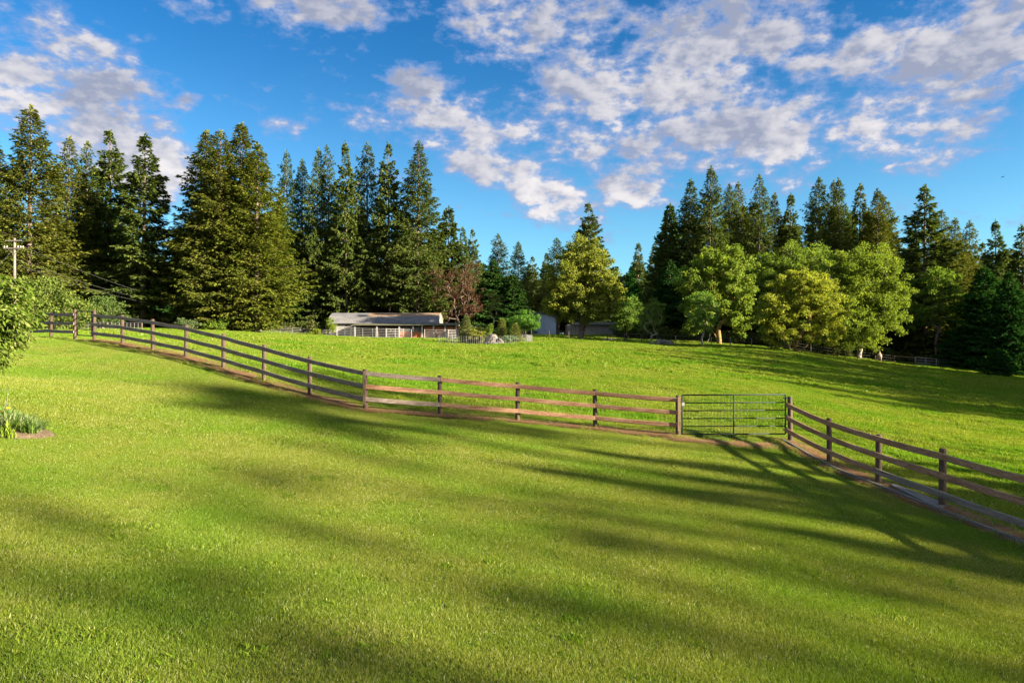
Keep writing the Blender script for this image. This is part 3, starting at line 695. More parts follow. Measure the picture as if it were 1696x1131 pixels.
# front round maple (Y=88)
leafy('maple_tree', 'round yellow-green maple with branches near the ground, in front of the wood', 'maple tree', 1322, 89,
      broadleaf(53, [(0,0,6.2,5.2,4.6,4.4),(1.2,0,8.4,3.4,3.2,2.9),(3.2,0,3.9,2.8,2.6,2.9),(-3.0,0,4.1,2.8,2.6,2.9)], 1.2, .22, 430, 140, .75, .34, shell=.6, stems=2), bark='mossbark', tint=(1.2, 1.12, 1))
leafy('maple_tree', 'large dense maple with the highest leafy crown, right of the round front maple', 'maple tree', 1420, 103,
      broadleaf(54, [(0,0,9.5,6.2,4.6,7.0),(1.5,0,14,4.8,3.8,3.6),(-4.0,0,9.5,4,4,6.4),(4.2,0,8.2,3.6,3.6,5.4),(-1.6,-2,4.4,4.4,3,3.0)], 2.4, .25, 620, 135, 1.0, .34, stems=3), bark='palebark', tint=(.92, 1.02, 1))
leafy('maple_tree', 'maple crown showing between the forked maple and the highest leafy crown', 'maple tree', 1292, 110,
      broadleaf(55, [(0,0,10,5.4,4,6.2),(4,0,12.6,5,4,4.4),(-3.5,0,9,3.6,3.6,5.8),(7,0,10,4,4,6),(0,-1,4,5,3,3.4)], 3, .25, 560, 125, 1.0, .3, stems=2), tint=(.80, .95, 1))
leafy('maple_tree', 'green maple in front of the cone-shaped fir near the far gate', 'maple tree', 1550, 113,
      broadleaf(56, [(0,0,11.5,4.6,4,4.4),(.5,0,14,3,3,2.4),(3,0,8,2.4,2.4,3),(-3,0,8.4,2.4,2.4,2.6)], 5, .28, 260, 90, .85, .24), tint=(.72, .9, .9))
leafy('birch_tree', 'small pale-stemmed multi-trunk tree in front of the forked maple', 'small tree', 1163, 96,
      broadleaf(57, [(0,0,4.6,2.5,2.3,2.9),(0,0,6.3,1.6,1.6,1.7)], 1.1, .16, 150, 55, .6, .13, stems=3), bark='palebark', tint=(.62, .92, 1))
leafy('small_tree', 'small olive leafed tree with thin twigs left of the right wood', 'small tree', 1078, 104,
      broadleaf(58, [(0,0,3.8,2.3,2.2,2.5)], 1.2, .16, 120, 45, .6, .12, stems=2), bark='palebark', tint=(.7, .85, 1))
leafy('small_tree', 'green bushy tree tucked under the right side of the middle maple', 'small tree', 1040, 112,
      broadleaf(59, [(0,0,4,2.8,2.4,3)], 1.2, .2, 130, 70, .7, .14), tint=(.65, .88, 1))
leafy('brown_tree', 'reddish brown budding tree at the right end of the barn', 'budding tree', 752, 132,
      broadleaf(60, [(0,0,8,5.2,4,5.6),(-2.6,0,11.5,2.8,2.6,2.8),(2.8,0,11.5,2.6,2.8,3.4),(3.5,0,6,2.6,2,2.6)], 2.2, .17, 380, 34, .62, .30, stems=3), mt='bud', tint=(.62, .62, .58))
leafy('bare_sapling', 'thin pale sapling with sparse yellow-brown leaves behind the boulders', 'sapling', 817, 112,
      broadleaf(61, [(0,0,5.9,1.6,1.5,1.9)], 2.6, .15, 60, 32, .42, .075, stems=2), bark='palebark', tint=(.9, .8, 1))
leafy('olive_tree', 'olive-brown leafed tree behind the grey-blue metal building', 'tree', 892, 156,
      broadleaf(62, [(0,0,8,5.5,4,5),(3.5,0,6.5,3.5,3,4),(-4,0,6,3,3,4)], 3, .26, 240, 70, 1.0, .3), tint=(.75, .62, .8))
leafy('domed_tree', 'small bright green domed tree in front of the grey-blue metal building', 'small tree', 862, 97,
      broadleaf(63, [(.5,0,3.0,2.5,2.0,1.25),(1.6,0,2.4,1.4,1.3,.8)], 1.1, .14, 150, 60, .42, .10, base=(-.3, 0)), tint=(.55, .95, 1))
leafy('shrub', 'bright green bush grown over the corral panels at the left end of the barn', 'bush', 548, 109.5,
      broadleaf(64, [(0,0,1.7,.75,.7,1.2)], .4, .12, 60, 60, .35, .05), tint=(1, 1.1, 1))
leafy('shrub', 'low round yellow-green bush in front of the white panels left of the barn', 'bush', 523, 109.5,
      broadleaf(65, [(0,0,.7,.85,.7,.5)], .2, .12, 45, 55, .3, .05), tint=(1.1, 1.1, 1))
leafy('shrub', 'leafy shrub below the big olive fir clump', 'bush', 352, 96, broadleaf(66, [(0,0,.9,1.5,1.2,.7),(1.3,0,1.2,.8,.8,.9)], .4, .14, 60, 60, .5, .05), tint=(.9, 1.1, 1))
leafy('shrub', 'grey-leafed shrub under the left trees behind the fence', 'bush', 312, 94, broadleaf(67, [(0,0,.8,1.5,1.2,.6),(-1,0,1.1,.7,.7,.7)], .4, .14, 44, 50, .5, .05), tint=(.7, .8, 2))
leafy('hedge_tree', 'bright yellow-green leafy tree under the far-left firs behind the fence', 'small tree', 66, 66,
      broadleaf(68, [(0,0,2.6,3.3,2.6,2.9),(2.8,0,1.7,2.2,2,1.9),(-3.5,0,2.4,2.6,2.4,2.6)], .8, .18, 260, 85, .7, .12, stems=3), tint=(.72, .80, 1))
leafy('hedge_tree', 'green leafy shrub right of the yellow-green tree behind the small gate', 'small tree', 168, 84,
      broadleaf(69, [(0,0,2.0,2.6,2,2.2)], .6, .18, 130, 75, .7, .12, stems=3), tint=(.5, .62, 1))
# near ornamental tree whose crown reaches in from the left
leafy('ornamental_tree', 'glossy-leafed ornamental tree reaching in at the left edge over the lawn', 'small tree', -134, 12.6,
      broadleaf(70, [(1.1,0,2.75,.8,.9,.34),(1.55,-.1,2.3,.62,.8,.28),(1.2,-.1,1.95,.8,.7,.30),(0,0,3.0,1.0,1,.5),(1.25,0,1.62,.5,.5,.2)], .8, .105, 330, 56, .20, .06, stems=3, dirn=(.6, 0, -.55), asp=.36), mt='leafy', tint=(1.05, 1.05, 1.15))
# conifers and plants of the little garden enclosure
SP = [conifer(s, 3.6, .8, cb=.02, levels=.085, per=6, droop=5, top=50, fill=2.2, clump=.17, hang=.05, shape=.9, gap=.02, belly=.08) for s in (81, 82)]
def small_fir(a, top, Y, hw, lab, tint, i):
    x = px(a, Y); z = H(x, Y); h = pz(top, Y)-z; w = hw/F*Y
    plant_tree('dwarf_spruce', SP[i % 2], (x, Y, z), (w/.8, w/.8, h/3.6), i*1.3, lab, 'spruce', (M['bark'], M['fir']), tint)
small_fir(772, 526, 88, 11, 'grey-green dwarf spruce behind the weeping mound at the barn end', (1.5,1.5,1.8), 0)
small_fir(832, 530, 88.5, 9, 'dwarf spruce directly behind the boulders', (1.9,1.8,1.8), 1)
small_fir(854, 537, 87.5, 9.5, 'dwarf spruce right of the boulders in the wire enclosure', (1.9,1.8,1.7), 2)
leafy('weeping_shrub', 'dome-shaped weeping shrub inside the wire enclosure', 'weeping shrub', 787, 86.6,
      broadleaf(71, [(0,0,1.0,1.15,1.0,.75)], .8, .16, 110, 70, .3, .06, dirn=(0, 0, -1.6), shell=.8), tint=(1.0, .85, 1.3))
leafy('upright_shrub', 'narrow upright yellow-green shrub left of the boulders', 'shrub', 809, 87.5,
      broadleaf(72, [(0,0,1.3,.4,.4,1.0),(.3,0,2.1,.3,.3,.6)], .5, .12, 60, 45, .22, .05), tint=(.8, .95, 1))
leafy('spreading_shrub', 'low spreading grey-green shrub right of the boulders', 'shrub', 842, 85.6,
      broadleaf(73, [(0,0,.55,.95,.7,.42)], .25, .12, 70, 50, .22, .04), mt='cedar', tint=(3.2, 2.6, 5))

# undergrowth along the foot of the woods
pts = []
r = np.random.default_rng(77)
def band(a0, a1, Y0, Y1, n):
    for _ in range(n):
        a = r.uniform(a0, a1); Y = Y0+(Y1-Y0)*(a-a0)/(a1-a0)+r.uniform(0, 10); pts.append((px(a, Y), Y))
band(-120, 300, 92, 112, 130); band(300, 560, 106, 124, 90); band(730, 800, 124, 128, 14); band(1030, 1180, 112, 112, 46)
band(1180, 1330, 106, 106, 60); band(1330, 1500, 102, 114, 70); band(1490, 1720, 113, 108, 90); band(560, 760, 133, 133, 50)
ug = [broadleaf(90+i, [(0,0,.55,1.1,1.1,.6)], .1, .2, 40, 40, .45, .02)[1] for i in range(3)]
M['under'] = foliage_mat('undergrowth_leaves', [(0, (.03, .045, .012)), (.6, (.065, .085, .02)), (1, (.15, .12, .06))], .3)
scatter('undergrowth', pts, ug, M['under'], ('low brushy undergrowth along the foot of the woods', 'undergrowth'), .7, 2.0, seed=3)

# ------------------------------------------------------------------ the wooden rail fences
def post_mb(x, y, h, r=.075, extra=0):
    z = H(x, y); mb = MB(); rr = random.Random(int(x*91+y*37)); lx, ly = rr.uniform(-.02, .02), rr.uniform(-.02, .02)
    mb.tube([(x, y, z-.4), (x, y, z), (x+lx, y+ly, z+h-.02), (x+lx, y+ly, z+h)], [r*1.02, r, r*.95, r*.84], 12); return mb
def rail_part(pts, mt, parent, h=.14, th=.045):
    """one board following the posts: rounded-edge section swept along"""
    v = []; f = []; k = 8
    n = len(pts)
    for i, p in enumerate(pts):
        d = (pts[min(i+1, n-1)]-pts[max(i-1, 0)]).normalized(); s = Vector((d.y, -d.x, 0)).normalized(); up = Vector((0, 0, 1))
        for (a, b_) in ((-.5, -.36), (-.36, -.5), (.36, -.5), (.5, -.36), (.5, .36), (.36, .5), (-.36, .5), (-.5, .36)):
            v.append(p+s*a*th+up*b_*h)
    for i in range(n-1):
        for j in range(k): f.append((i*k+j, i*k+(j+1) % k, (i+1)*k+(j+1) % k, (i+1)*k+j))
    f.append(tuple(range(k))[::-1]); f.append(tuple((n-1)*k+j for j in range(k)))
    # local frame: X along the board so the grain runs its length
    o = pts[0]; d = (pts[-1]-pts[0]); ang = math.atan2(d.y, d.x); rot = Matrix.Rotation(-ang, 4, 'Z')
    me = bpy.data.meshes.new('rail'); me.from_pydata([rot @ (q_-o) for q_ in v], [], f); me.update()
    ob = link_mesh('rail', me, mt, parent); ob.matrix_parent_inverse = Matrix(); ob.location = o-parent.location; ob.rotation_euler = (0, 0, ang)
    return ob
RH = (1.17, .76, .36)
def rail_fence(label, posts, heights, mats3, span=2, group='wooden rail fences', off=.10):
    """posts: (x, y); rails on the camera side; mats3(level, bay) -> material"""
    x0, y0 = posts[0]; t = empty('rail_fence', (x0, y0, H(x0, y0)), label, 'fence', group)
    for i, (x, y) in enumerate(posts):
        mb = post_mb(x, y, heights[i]); mb.v = [tuple(Vector(q_)-t.location) for q_ in mb.v]; mb.build('post', M['post'], t, True)
    nrm = []
    for i in range(len(posts)):
        a = Vector(posts[max(i-1, 0)]); b_ = Vector(posts[min(i+1, len(posts)-1)]); d = (b_-a).normalized(); nrm.append(Vector((d.y, -d.x)))
    rr = random.Random(len(posts))
    for lv, hh in enumerate(RH):
        i = 0; first = True
        while i < len(posts)-1:
            j = min(i+(1 if (first and lv == 1) else span), len(posts)-1); first = False
            pts = []
            for k in range(i, j):
                for s in range(6):
                    u = s/6; x = posts[k][0]*(1-u)+posts[k+1][0]*u+(nrm[k][0]*(1-u)+nrm[k+1][0]*u)*off
                    y = posts[k][1]*(1-u)+posts[k+1][1]*u+(nrm[k][1]*(1-u)+nrm[k+1][1]*u)*off
                    z = (H(*posts[k])*(1-u)+H(*posts[k+1])*u)+hh-.012*math.sin(u*math.pi); pts.append(Vector((x, y, z+rr.uniform(-.002, .002))))
            pts.append(Vector((posts[j][0]+nrm[j][0]*off, posts[j][1]+nrm[j][1]*off, H(*posts[j])+hh)))
            if i > 0: pts[0] = pts[0]+(pts[1]-pts[0]).normalized()*.012
            if i == 0: pts[0] = pts[0]-(pts[1]-pts[0]).normalized()*.10
            if j == len(posts)-1: pts[-1] = pts[-1]+(pts[-1]-pts[-2]).normalized()*.10
            rail_part(pts, mats3(lv, i), t); i = j
    return t
fp = [(px(a, Y), Y) for a, _, Y in FENCE[::-1]]          # left corner ... gate post
fl = [(px(a, Y), Y) for a, _, Y in FENCE_L[::-1]]
fr = [(px(a, Y), Y) for a, _, Y in FENCE_R]
hl = [1.30]*len(fp); hl[0] = 1.42; hl[-1] = 1.30
t = rail_fence('long three-rail wooden fence running from the small corner gate to the large mesh gate', fp, hl,
           lambda lv, i: M['brownrail'] if i >= 7 else M['rail'])
# bolted seam boards on the two posts where the rails change
for (x, y) in (fp[7], fp[-1]):
    z = H(x, y); mb = MB(); mb.box(-.042, .042, -.155, -.127, .18, 1.25); ob = mb.build('cover_board', M['cover'], t)
    ob.location = Vector((x, y, z))-t.location
rail_fence('short three-rail wooden fence running left from the small gate behind the ornamental tree', fl, [1.25]*(len(fl)-1)+[1.42], lambda lv, i: M['rail'])
rail_fence('three-rail fence at the right with reddish upper rails and grey bottom rail', fr, [1.44, 1.30, 1.26, 1.32, 1.3, 1.3],
           lambda lv, i: M['rail'] if lv == 2 and i >= 1 else M['brownrail'])
# large mesh gate
def gate(label, xa, xb, ya, yb, h, bars, mt, wires, zoff=.06, mids=(.5,), r=.022, names=('frame', 'bar')):
    za, zb = H(xa, ya)+zoff, (H(xb, yb)+zoff if not wires else H(xa, ya)+zoff+.025); t = empty('metal_gate', (xa, ya, za), label, 'gate')
    d = Vector((xb-xa, yb-ya, zb-za)); 
    def q_(u, v): return d*u+Vector((0, 0, h*v))
    mb = MB(); c = .03
    mb.tube([q_(0, 0), q_(0, 1), ], r*1.15, 8); mb.tube([q_(1, 0), q_(1, 1)], r*1.15, 8)
    mb.tube([q_(0, 1), q_(1, 1)], r, 8); mb.tube([q_(0, 0), q_(1, 0)], r, 8); mb.build('frame', mt, t, True)
    for k in range(1, bars-1): MB().tube([q_(0, k/(bars-1)), q_(1, k/(bars-1))], r*.85, 8).build('bar', mt, t, True)
    for m_ in mids: MB().tube([q_(m_, 0), q_(m_, 1)], r*.95, 8).build('upright', mt, t, True)
    if wires:
        w = MB(); n = int(d.length/.10)
        for i in range(1, n): w.tube([q_(i/n, 0), q_(i/n, 1)], .0032, 4, False)
        for i in range(1, int(h/.10)): w.tube([q_(0, i*.10/h), q_(1, i*.10/h)], .0028, 4, False)
        o = w.build('wire_mesh', mt, t)
    return t
gx0, gx1 = px(1130, 22.0), px(1301, 21.9)
t = gate('large dark green metal gate with wire mesh between the two wooden fences', gx0, gx1, 22.0, 21.9, 1.26, 6, M['gate'], True)
mb = MB(); mb.box(-.02, .06, -.06, -.03, .92, 1.02); mb.build('latch', M['white'], t)
mb = MB(); mb.box((gx1-gx0)-.02, (gx1-gx0)+.09, -.03, .03, 1.14, 1.19); mb.box((gx1-gx0)-.02, (gx1-gx0)+.09, -.03, .03, .12, .17); mb.build('hinge', M['gate'], t)
gate('small tube gate between two wooden posts at the left corner of the fence', px(128, 32.2), px(152, 31.3), 32.2, 31.3, 1.12, 5, M['gate'], False, .22, ())
# dead grass killed in a strip below the rails
def strip(name, pts, w0, label, mt, hgt=.05, seed=3, side=0.0):
    r = np.random.default_rng(seed); v = []; q4 = []; P_ = np.array(pts); seg = []
    for i in range(len(P_)-1):
        n = max(2, int(np.hypot(*(P_[i+1]-P_[i]))/.12)); seg += [P_[i]+(P_[i+1]-P_[i])*k/n for k in range(n)]
    seg = np.array(seg+[P_[-1]]); d = np.gradient(seg, axis=0); d /= np.linalg.norm(d, axis=1)[:, None]; nn = np.stack([d[:, 1], -d[:, 0]], -1)
    K = 7; wl = w0*(1+.35*np.convolve(r.normal(size=len(seg)+8), np.ones(9)/3, 'valid'))
    wl = np.clip(wl, w0*.5, w0*1.7)
    vs = []
    for k in range(K):
        u = k/(K-1)*2-1; p = seg+nn*(wl*.5*u+side)[:, None]; z = Hs(p[:, 0], p[:, 1])+hgt*(1-u*u)*r.uniform(.5, 1.2, len(seg))+(.006 if abs(u) < .99 else -.03)
        vs.append(np.stack([p[:, 0], p[:, 1], z], -1))
    V = np.stack(vs, 1); n = len(seg); ii = np.arange(n*K).reshape(n, K)
    f = np.stack([ii[:-1, :-1], ii[1:, :-1], ii[1:, 1:], ii[:-1, 1:]], -1).reshape(-1, 4)
    o = link_mesh(name, np_mesh(name, V.reshape(-1, 3), [f], smooth=True), mt); tag(o, kind='structure'); return seg, nn, wl
straw = [blades_mesh('straw_tuft', 60+i, .42, 420, .085, .006, lean=1.6, flat=True) for i in range(3)]
gp = [(px(1112, 21.5), 21.5), (px(1180, 21.0), 21.0), (px(1260, 20.9), 20.9), (px(1315, 21.2), 21.2)]
sp_ = []
for pts_, w, sd_ in ((fp[0:], .36, 5), (fr, .5, 6), (gp, .45, 7)):
    off = -.12
    seg, nn, wl = strip('bare_strip', pts_, w*.48, None, M['soil'], .05, sd_, .05)
    r = np.random.default_rng(sd_)
    for i in range(0, len(seg)):
        for k in range(2):
            if r.random() < (.95 if sd_ != 7 else .5): sp_.append(seg[i]+nn[i]*(.05+r.normal(0, .30)*wl[i]))
scatter('dead_grass', sp_, straw, M['straw'], ('pale dead grass lying in a strip below the fence rails', 'dead grass'), .7, 1.3, seed=8)
# concrete edging and loose boards at the right fence
pts_ = []
for i in range(len(fr)-1):
    for k in range(6): u = k/6; pts_.append(Vector((fr[i][0]*(1-u)+fr[i+1][0]*u-.26, fr[i][1]*(1-u)+fr[i+1][1]*u-.05, 0)))
mb = MB(); sec = []
for p in pts_: p.z = H(p.x, p.y)+.05
e = link_mesh('edging', bpy.data.meshes.new('edging'), M['board'])
for i in range(0, len(pts_)-1):
    a, b_ = pts_[i], pts_[i+1]; d = (b_-a); s = Vector((-d.y, d.x, 0)).normalized()*.03; u = Vector((0, 0, .045))
    mb.add([a-s-u*2, a+s-u*2, a+s+u, a-s+u, b_-s-u*2, b_+s-u*2, b_+s+u, b_-s+u], [(3,2,6,7),(0,3,7,4),(1,5,6,2)] + ([(0,1,2,3)] if i == 0 else []))
bpy.data.objects.remove(e); o = mb.build('edging_board', M['board']); tag(o, 'low grey timber edging lying along the foot of the right fence', 'edging')
for k, (a, b_, dx, lab) in enumerate((((1478,808),(1566,838),.05,'grey plank lying farthest back of three under the right fence'), ((1482,815),(1562,845),.0,'middle one of three grey planks under the right fence'),
                         ((1488,823),(1556,849),.0,'front one of three grey planks under the right fence'))):
    Ya, Yb = 16.75-.17*k, 14.75-.17*k
    pa = Vector((px(a[0], Ya), Ya, 0)); pb = Vector((px(b_[0], Yb), Yb, 0)); pa.z = H(pa.x, pa.y)+.05; pb.z = H(pb.x, pb.y)+.05
    d = pb-pa; ln = d.length; mb = MB().box(0, ln, -.07, .07, 0, .045); o = mb.build('loose_plank', M['board'], None, bevel=.006)
    o.location = pa+Vector((0, 0, .02)); o.rotation_euler = (0, -math.asin(d.z/ln), math.atan2(d.y, d.x)); tag(o, lab, 'plank', 'planks under the right fence')

# ragged taller tufts: along the fence line, and dotted over the pasture
r = np.random.default_rng(12); tf = []
for line in (fl+fp, gp, fr):
    P_ = np.array(line)
    for i in range(len(P_)-1):
        d = P_[i+1]-P_[i]; Ls = np.hypot(*d); nrm_ = np.array([d[1], -d[0]])/Ls
        for _ in range(int(Ls*5)): tf.append(P_[i]+d*r.random()+nrm_*r.choice([-1, 1])*r.uniform(.16, .55))
tuft = [blades_mesh('edge_tuft', 70+i, .34, 150, .11, .007, lean=.9) for i in range(3)]
scatter('grass_tufts', tf, tuft, M['grass'], ('ragged tufts of longer grass along the foot of the fences', 'grass tufts'), .5, 1.25, seed=4)
tf = []
for _ in range(1500):
    y = r.uniform(24, 95); x = r.uniform(-.75, .75)*y
    if not inside_lawn(np.array([x]), np.array([y]))[0] and dist_line(np.array([x]), np.array([y]))[0] > .8: tf.append((x, y))
lw = []
for _ in range(420):
    y = 4.5+22*r.random()**1.3; x = r.uniform(-.8, .72)*y
    X_, Y_w = np.array([x]), np.array([y])
    if inside_lawn(X_, Y_w)[0] and dist_line(X_, Y_w)[0] > 1 and not bed(X_, Y_w)[0]: lw.append((x, y))
weed = [blades_mesh('lawn_weed', 85+i, .16+.05*i, 70, .055, .011, lean=1.5) for i in range(3)]
scatter('lawn_weeds', lw, weed, M['pasture'], ('small coarse weeds and clover patches scattered in the lawn', 'weeds'), .6, 1.4, seed=14)
tuft = [blades_mesh('pasture_tuft', 75+i, .7, 170, .17, .014, lean=1.0) for i in range(3)]
scatter('pasture_tufts', tf, tuft, M['pasture'], ('taller darker tufts dotted over the grazed pasture', 'grass tufts'), .5, 1.3, seed=6)
# ------------------------------------------------------------------ barn
YB = 118.0
bx, bz = px(541, YB), H(px(640, 113), 113)
t = empty('barn', (px(633, YB), YB, bz), 'long low horse barn with grey metal roof and open lean-to stalls', 'barn')
L0, L1 = px(541, YB)-t.location.x, px(725, YB)-t.location.x
def lx(a, Y): return px(a, Y)-t.location.x
Rz = pz(517, 121)-bz; Ez = pz(534, 116)-bz
D0, D1 = 1.2, 10.2       # front and back of the main block (beyond the lean-to)
prof = [(D0-.5, Ez), (D0+1.1, Rz-.62), (D0+2.6, Rz-.12), (4.9, Rz), (5.9, Rz), (D1-3, Rz-.2), (D1-1.0, Rz-.7), (D1+.5, Ez)]
def sheet(prof, xa, xb, th, name, mt, par):
    mb = MB(); n = len(prof); v = []
    for x in (xa, xb):
        v += [(x, y, z) for y, z in prof]+[(x, y, z-th) for y, z in prof]
    f = []
    for i in range(n-1): f += [(i, 2*n+i, 2*n+i+1, i+1), (n+i, n+i+1, 3*n+i+1, 3*n+i), (i, i+1, n+i+1, n+i), (2*n+i, 3*n+i, 3*n+i+1, 2*n+i+1)]
    f += [(0, n, 3*n, 2*n), (n-1, 3*n-1, 4*n-1, 2*n-1)][:1]
    return mb.add(v, f).build(name, mt, par)
sheet(prof, L0-.1, L1, .07, 'roof', M['roof'], t)
# gable ends
for xg, nm in ((L1-.22, 'wall'), (L0+.1, 'wall')):
    mb = MB(); pg = [(D0, -.6)]+[(max(D0, min(D1, y)), z-.09) for y, z in prof]+[(D1, -.6)]; n = len(pg)
    mb.add([(xg, y, z) for y, z in pg]+[(xg+.12, y, z) for y, z in pg], [tuple(range(n)), tuple(range(2*n-1, n-1, -1))]+[(i, i+n, (i+1) % n+n, (i+1) % n) for i in range(n)])
    mb.build(nm, M['creamwall'], t)
MB().box(L0+.22, lx(587, 116)+.2, D0, D0+.12, -.6, Ez-.1).build('front_wall', M['white'], t)
MB().box(L0+.22, L1-.22, D1-.12, D1, -.6, Ez-.1).build('back_wall', M['darkin'], t)
MB().box(lx(587, 116)+.2, L1-.25, D0+3.2, D0+3.3, -.6, Ez-.05).build('stall_wall', M['darkin'], t)
# diagonal brace on the white part
MB().tube([(lx(560, 117), -.6, Ez-2.0+.6), (lx(586, 116), -.6, Ez-.15)], .06, 6).build('brace', M['rail'], t)
mb = MB().box(lx(567, 117), lx(572, 117), D0-.03, D0-.003, Ez-.55, Ez-.3); mb.build('vent', M['darkin'], t)
# lean-to
LA, LB = lx(586, 113), lx(757.5, 113); FY = -5.0; LZ = pz(537.3, 113)-bz
sheet([(FY-.3, LZ), (D0+.3, LZ+.42)], LA-.3, LB+.1, .10, 'lean_to_roof', M['leanroof'], t)
for a in (587.5, 624, 661, 699, 718, 737, 755.5):
    MB().box(lx(a, 113)-.11, lx(a, 113)+.11, FY, FY+.16, -.5, LZ-.10).build('post', M['white'], t)
mb = MB().box(LA, LB, FY+.17, FY+.25, LZ-.34, LZ-.11); mb.build('beam', M['darkin'], t)
def bay(a, b_, z0, z1, name, mt, y=FY+.30, th=.05): return MB().box(lx(a, 113), lx(b_, 113), y, y+th, z0, z1).build(name, mt, t)
bay(662.5, 697.5, -.3, 1.05, 'stall_panel', M['orange'])
bay(701, 755, -.3, 2.25, 'stall_panel', M['orange'], FY+.75)
bay(701, 717, -.3, .95, 'stall_panel', M['orange'], FY+.3)
mb = MB().box(LB-.12, LB-.02, FY+.2, D0+.2, -.5, LZ-.15); mb.build('side_wall', M['orange'], t)
mb = MB()
for z in (1.14, 1.30, 1.5, 1.7, 1.9, 2.1): mb.box(lx(662.5, 113), lx(697.5, 113), FY+.22, FY+.26, z, z+.05)
for z in (.15, .35, .55, .75, .95): mb.box(lx(701, 113), lx(754, 113), FY+.18, FY+.22, z, z+.045)
mb.build('slats', M['panel'], t)
MB().box(lx(684, 113)-.06, lx(684, 113)+.06, FY+.02, FY+.14, -.4, LZ-.12).build('post', M['white'], t)
MB().box(LA, LB, FY-.02, FY+.10, -.5, .12).build('kick_board', M['white'], t)
for a in (624, 661, 699):      # stall partitions going back
    MB().box(lx(a, 113)-.04, lx(a, 113)+.04, FY+.5, D0+3.1, -.5, 1.3).build('partition', M['darkin'], t)
# ------------------------------------------------------------------ corral panels
def panel(xa, ya, xb, yb, h=1.55, bars=6, lab='', grp='white corral panels', rr=.028):
    za, zb = H(xa, ya), H(xb, yb); tt = empty('corral_panel', (xa, ya, za), lab, 'corral panel', grp); d = Vector((xb-xa, yb-ya, zb-za))
    mb = MB()
    for u in (0, 1): mb.tube([d*u+Vector((0, 0, -.1)), d*u+Vector((0, 0, h))], .045, 6)
    mb.build('frame', M['panel'], tt)
    for k in range(bars):
        z = .18+(h-.24)*k/(bars-1); MB().tube([Vector((0, 0, z)), d+Vector((0, 0, z))], rr, 5).build('bar', M['panel'], tt)
    return tt
pn = [(559,571),(571,581),(581,600.5),(600.5,617),(617,622),(622,639)]
for i, (a, b_) in enumerate(pn):
    panel(px(a, 109.5), 109.5, px(b_, 109.5), 109.5, 1.6, 6, ['white corral panel at the left end of the barn front', 'short white corral panel second from the left barn end',
        'white corral panel before the first open stall', 'white corral panel standing before the middle of the first open stall', 'narrow white corral gate panel beside the first stall post', 'white corral panel before the second open stall'][i])
for k in range(4):
    panel(px(640, 109.5)+k*.55, 109.5+k*.55*1.6, px(640, 109.5)+(k+1)*.55, 109.5+(k+1)*.55*1.6, 1.6, 6, ORD[k]+' white corral panel of the run angled back toward the third stall post')
panel(px(661, 109.8), 109.8, px(681.5, 109.8), 109.8, 1.5, 5, 'white corral panel before the slatted orange stall')
panel(px(703, 109.8), 109.8, px(722, 109.8), 109.8, 1.5, 5, 'white corral panel before the first open orange bay')
panel(px(722, 109.8), 109.8, px(742, 109.8), 109.8, 1.5, 5, 'white corral panel before the middle of the orange bays')
for k in range(3):
    panel(px(743, 109)+k*.45, 109+k*.9, px(743, 109)+(k+1)*.45, 109+(k+1)*.9, 1.5, 6, ORD[k]+' white corral panel of the angled run at the right end of the barn')
lfx = [432,446,464,484,497,508,522,540,557]
for i in range(len(lfx)-1):
    panel(px(lfx[i], 111), 111, px(lfx[i+1], 111), 111, 1.05, 4, 'white rail panel in the paddock fence left of the barn, %s' % ['far left end','second','third','fourth','fifth','sixth','seventh','nearest the barn'][i],
          'white paddock panels left of the barn', .035)
# long wire-and-picket fence seen through the rails at far left
def wire_fence(name, label, pts, h, nw, mt_post, mt_wire, step, pr=.05, wr=.012, vert=0, cat='fence'):
    x0_, y0_ = pts[0]; tt = empty(name, (x0_, y0_, H(x0_, y0_)), label, cat); P_ = []
    for (a, b_) in zip(pts[:-1], pts[1:]):
        n = max(1, int(round(math.hypot(b_[0]-a[0], b_[1]-a[1])/step)))
        P_ += [(a[0]+(b_[0]-a[0])*k/n, a[1]+(b_[1]-a[1])*k/n) for k in range(n)]
    P_.append(pts[-1])
    for (x, y) in P_:
        mb = MB().tube([Vector((x, y, H(x, y)-.2))-tt.location, Vector((x, y, H(x, y)+h))-tt.location], pr, 7); mb.build('post', mt_post, tt, True)
    for k in range(nw):
        z = .12+(h-.17)*k/max(1, nw-1); MB().tube([Vector((x, y, H(x, y)+z))-tt.location for x, y in P_], wr, 4).build('wire', mt_wire, tt)
    if vert:
        mb = MB()
        for (a, b_) in zip(P_[:-1], P_[1:]):
            n = int(math.hypot(b_[0]-a[0], b_[1]-a[1])/vert)
            for k in range(1, n):
                x, y = a[0]+(b_[0]-a[0])*k/n, a[1]+(b_[1]-a[1])*k/n; z = H(x, y)
                mb.tube([Vector((x, y, z+.02))-tt.location, Vector((x, y, z+h-.04))-tt.location], wr*1.0, 4, False)
        mb.build('pickets', mt_wire, tt)
    return tt
wire_fence('picket_fence', 'pale woven wire and picket fence seen through the wooden rails at far left', [(px(-60, 72), 72), (px(120, 72), 72), (px(235, 74), 74)], 1.0, 5, M['rail'], M['wire'], 3.6, .045, .014, .35)
EN = [(px(727, 84), 84.0), (px(772, 83.2), 83.2), (px(845, 82), 82.0), (px(881, 82.4), 82.4)]
wire_fence('garden_enclosure', 'low metal picket enclosure round the boulders and dwarf spruces', [EN[0], EN[1], EN[2], EN[3], (px(872, 90), 90), (px(740, 90), 90)], 1.05, 3, M['wire'], M['wire'], 2.2, .03, .010, .26)
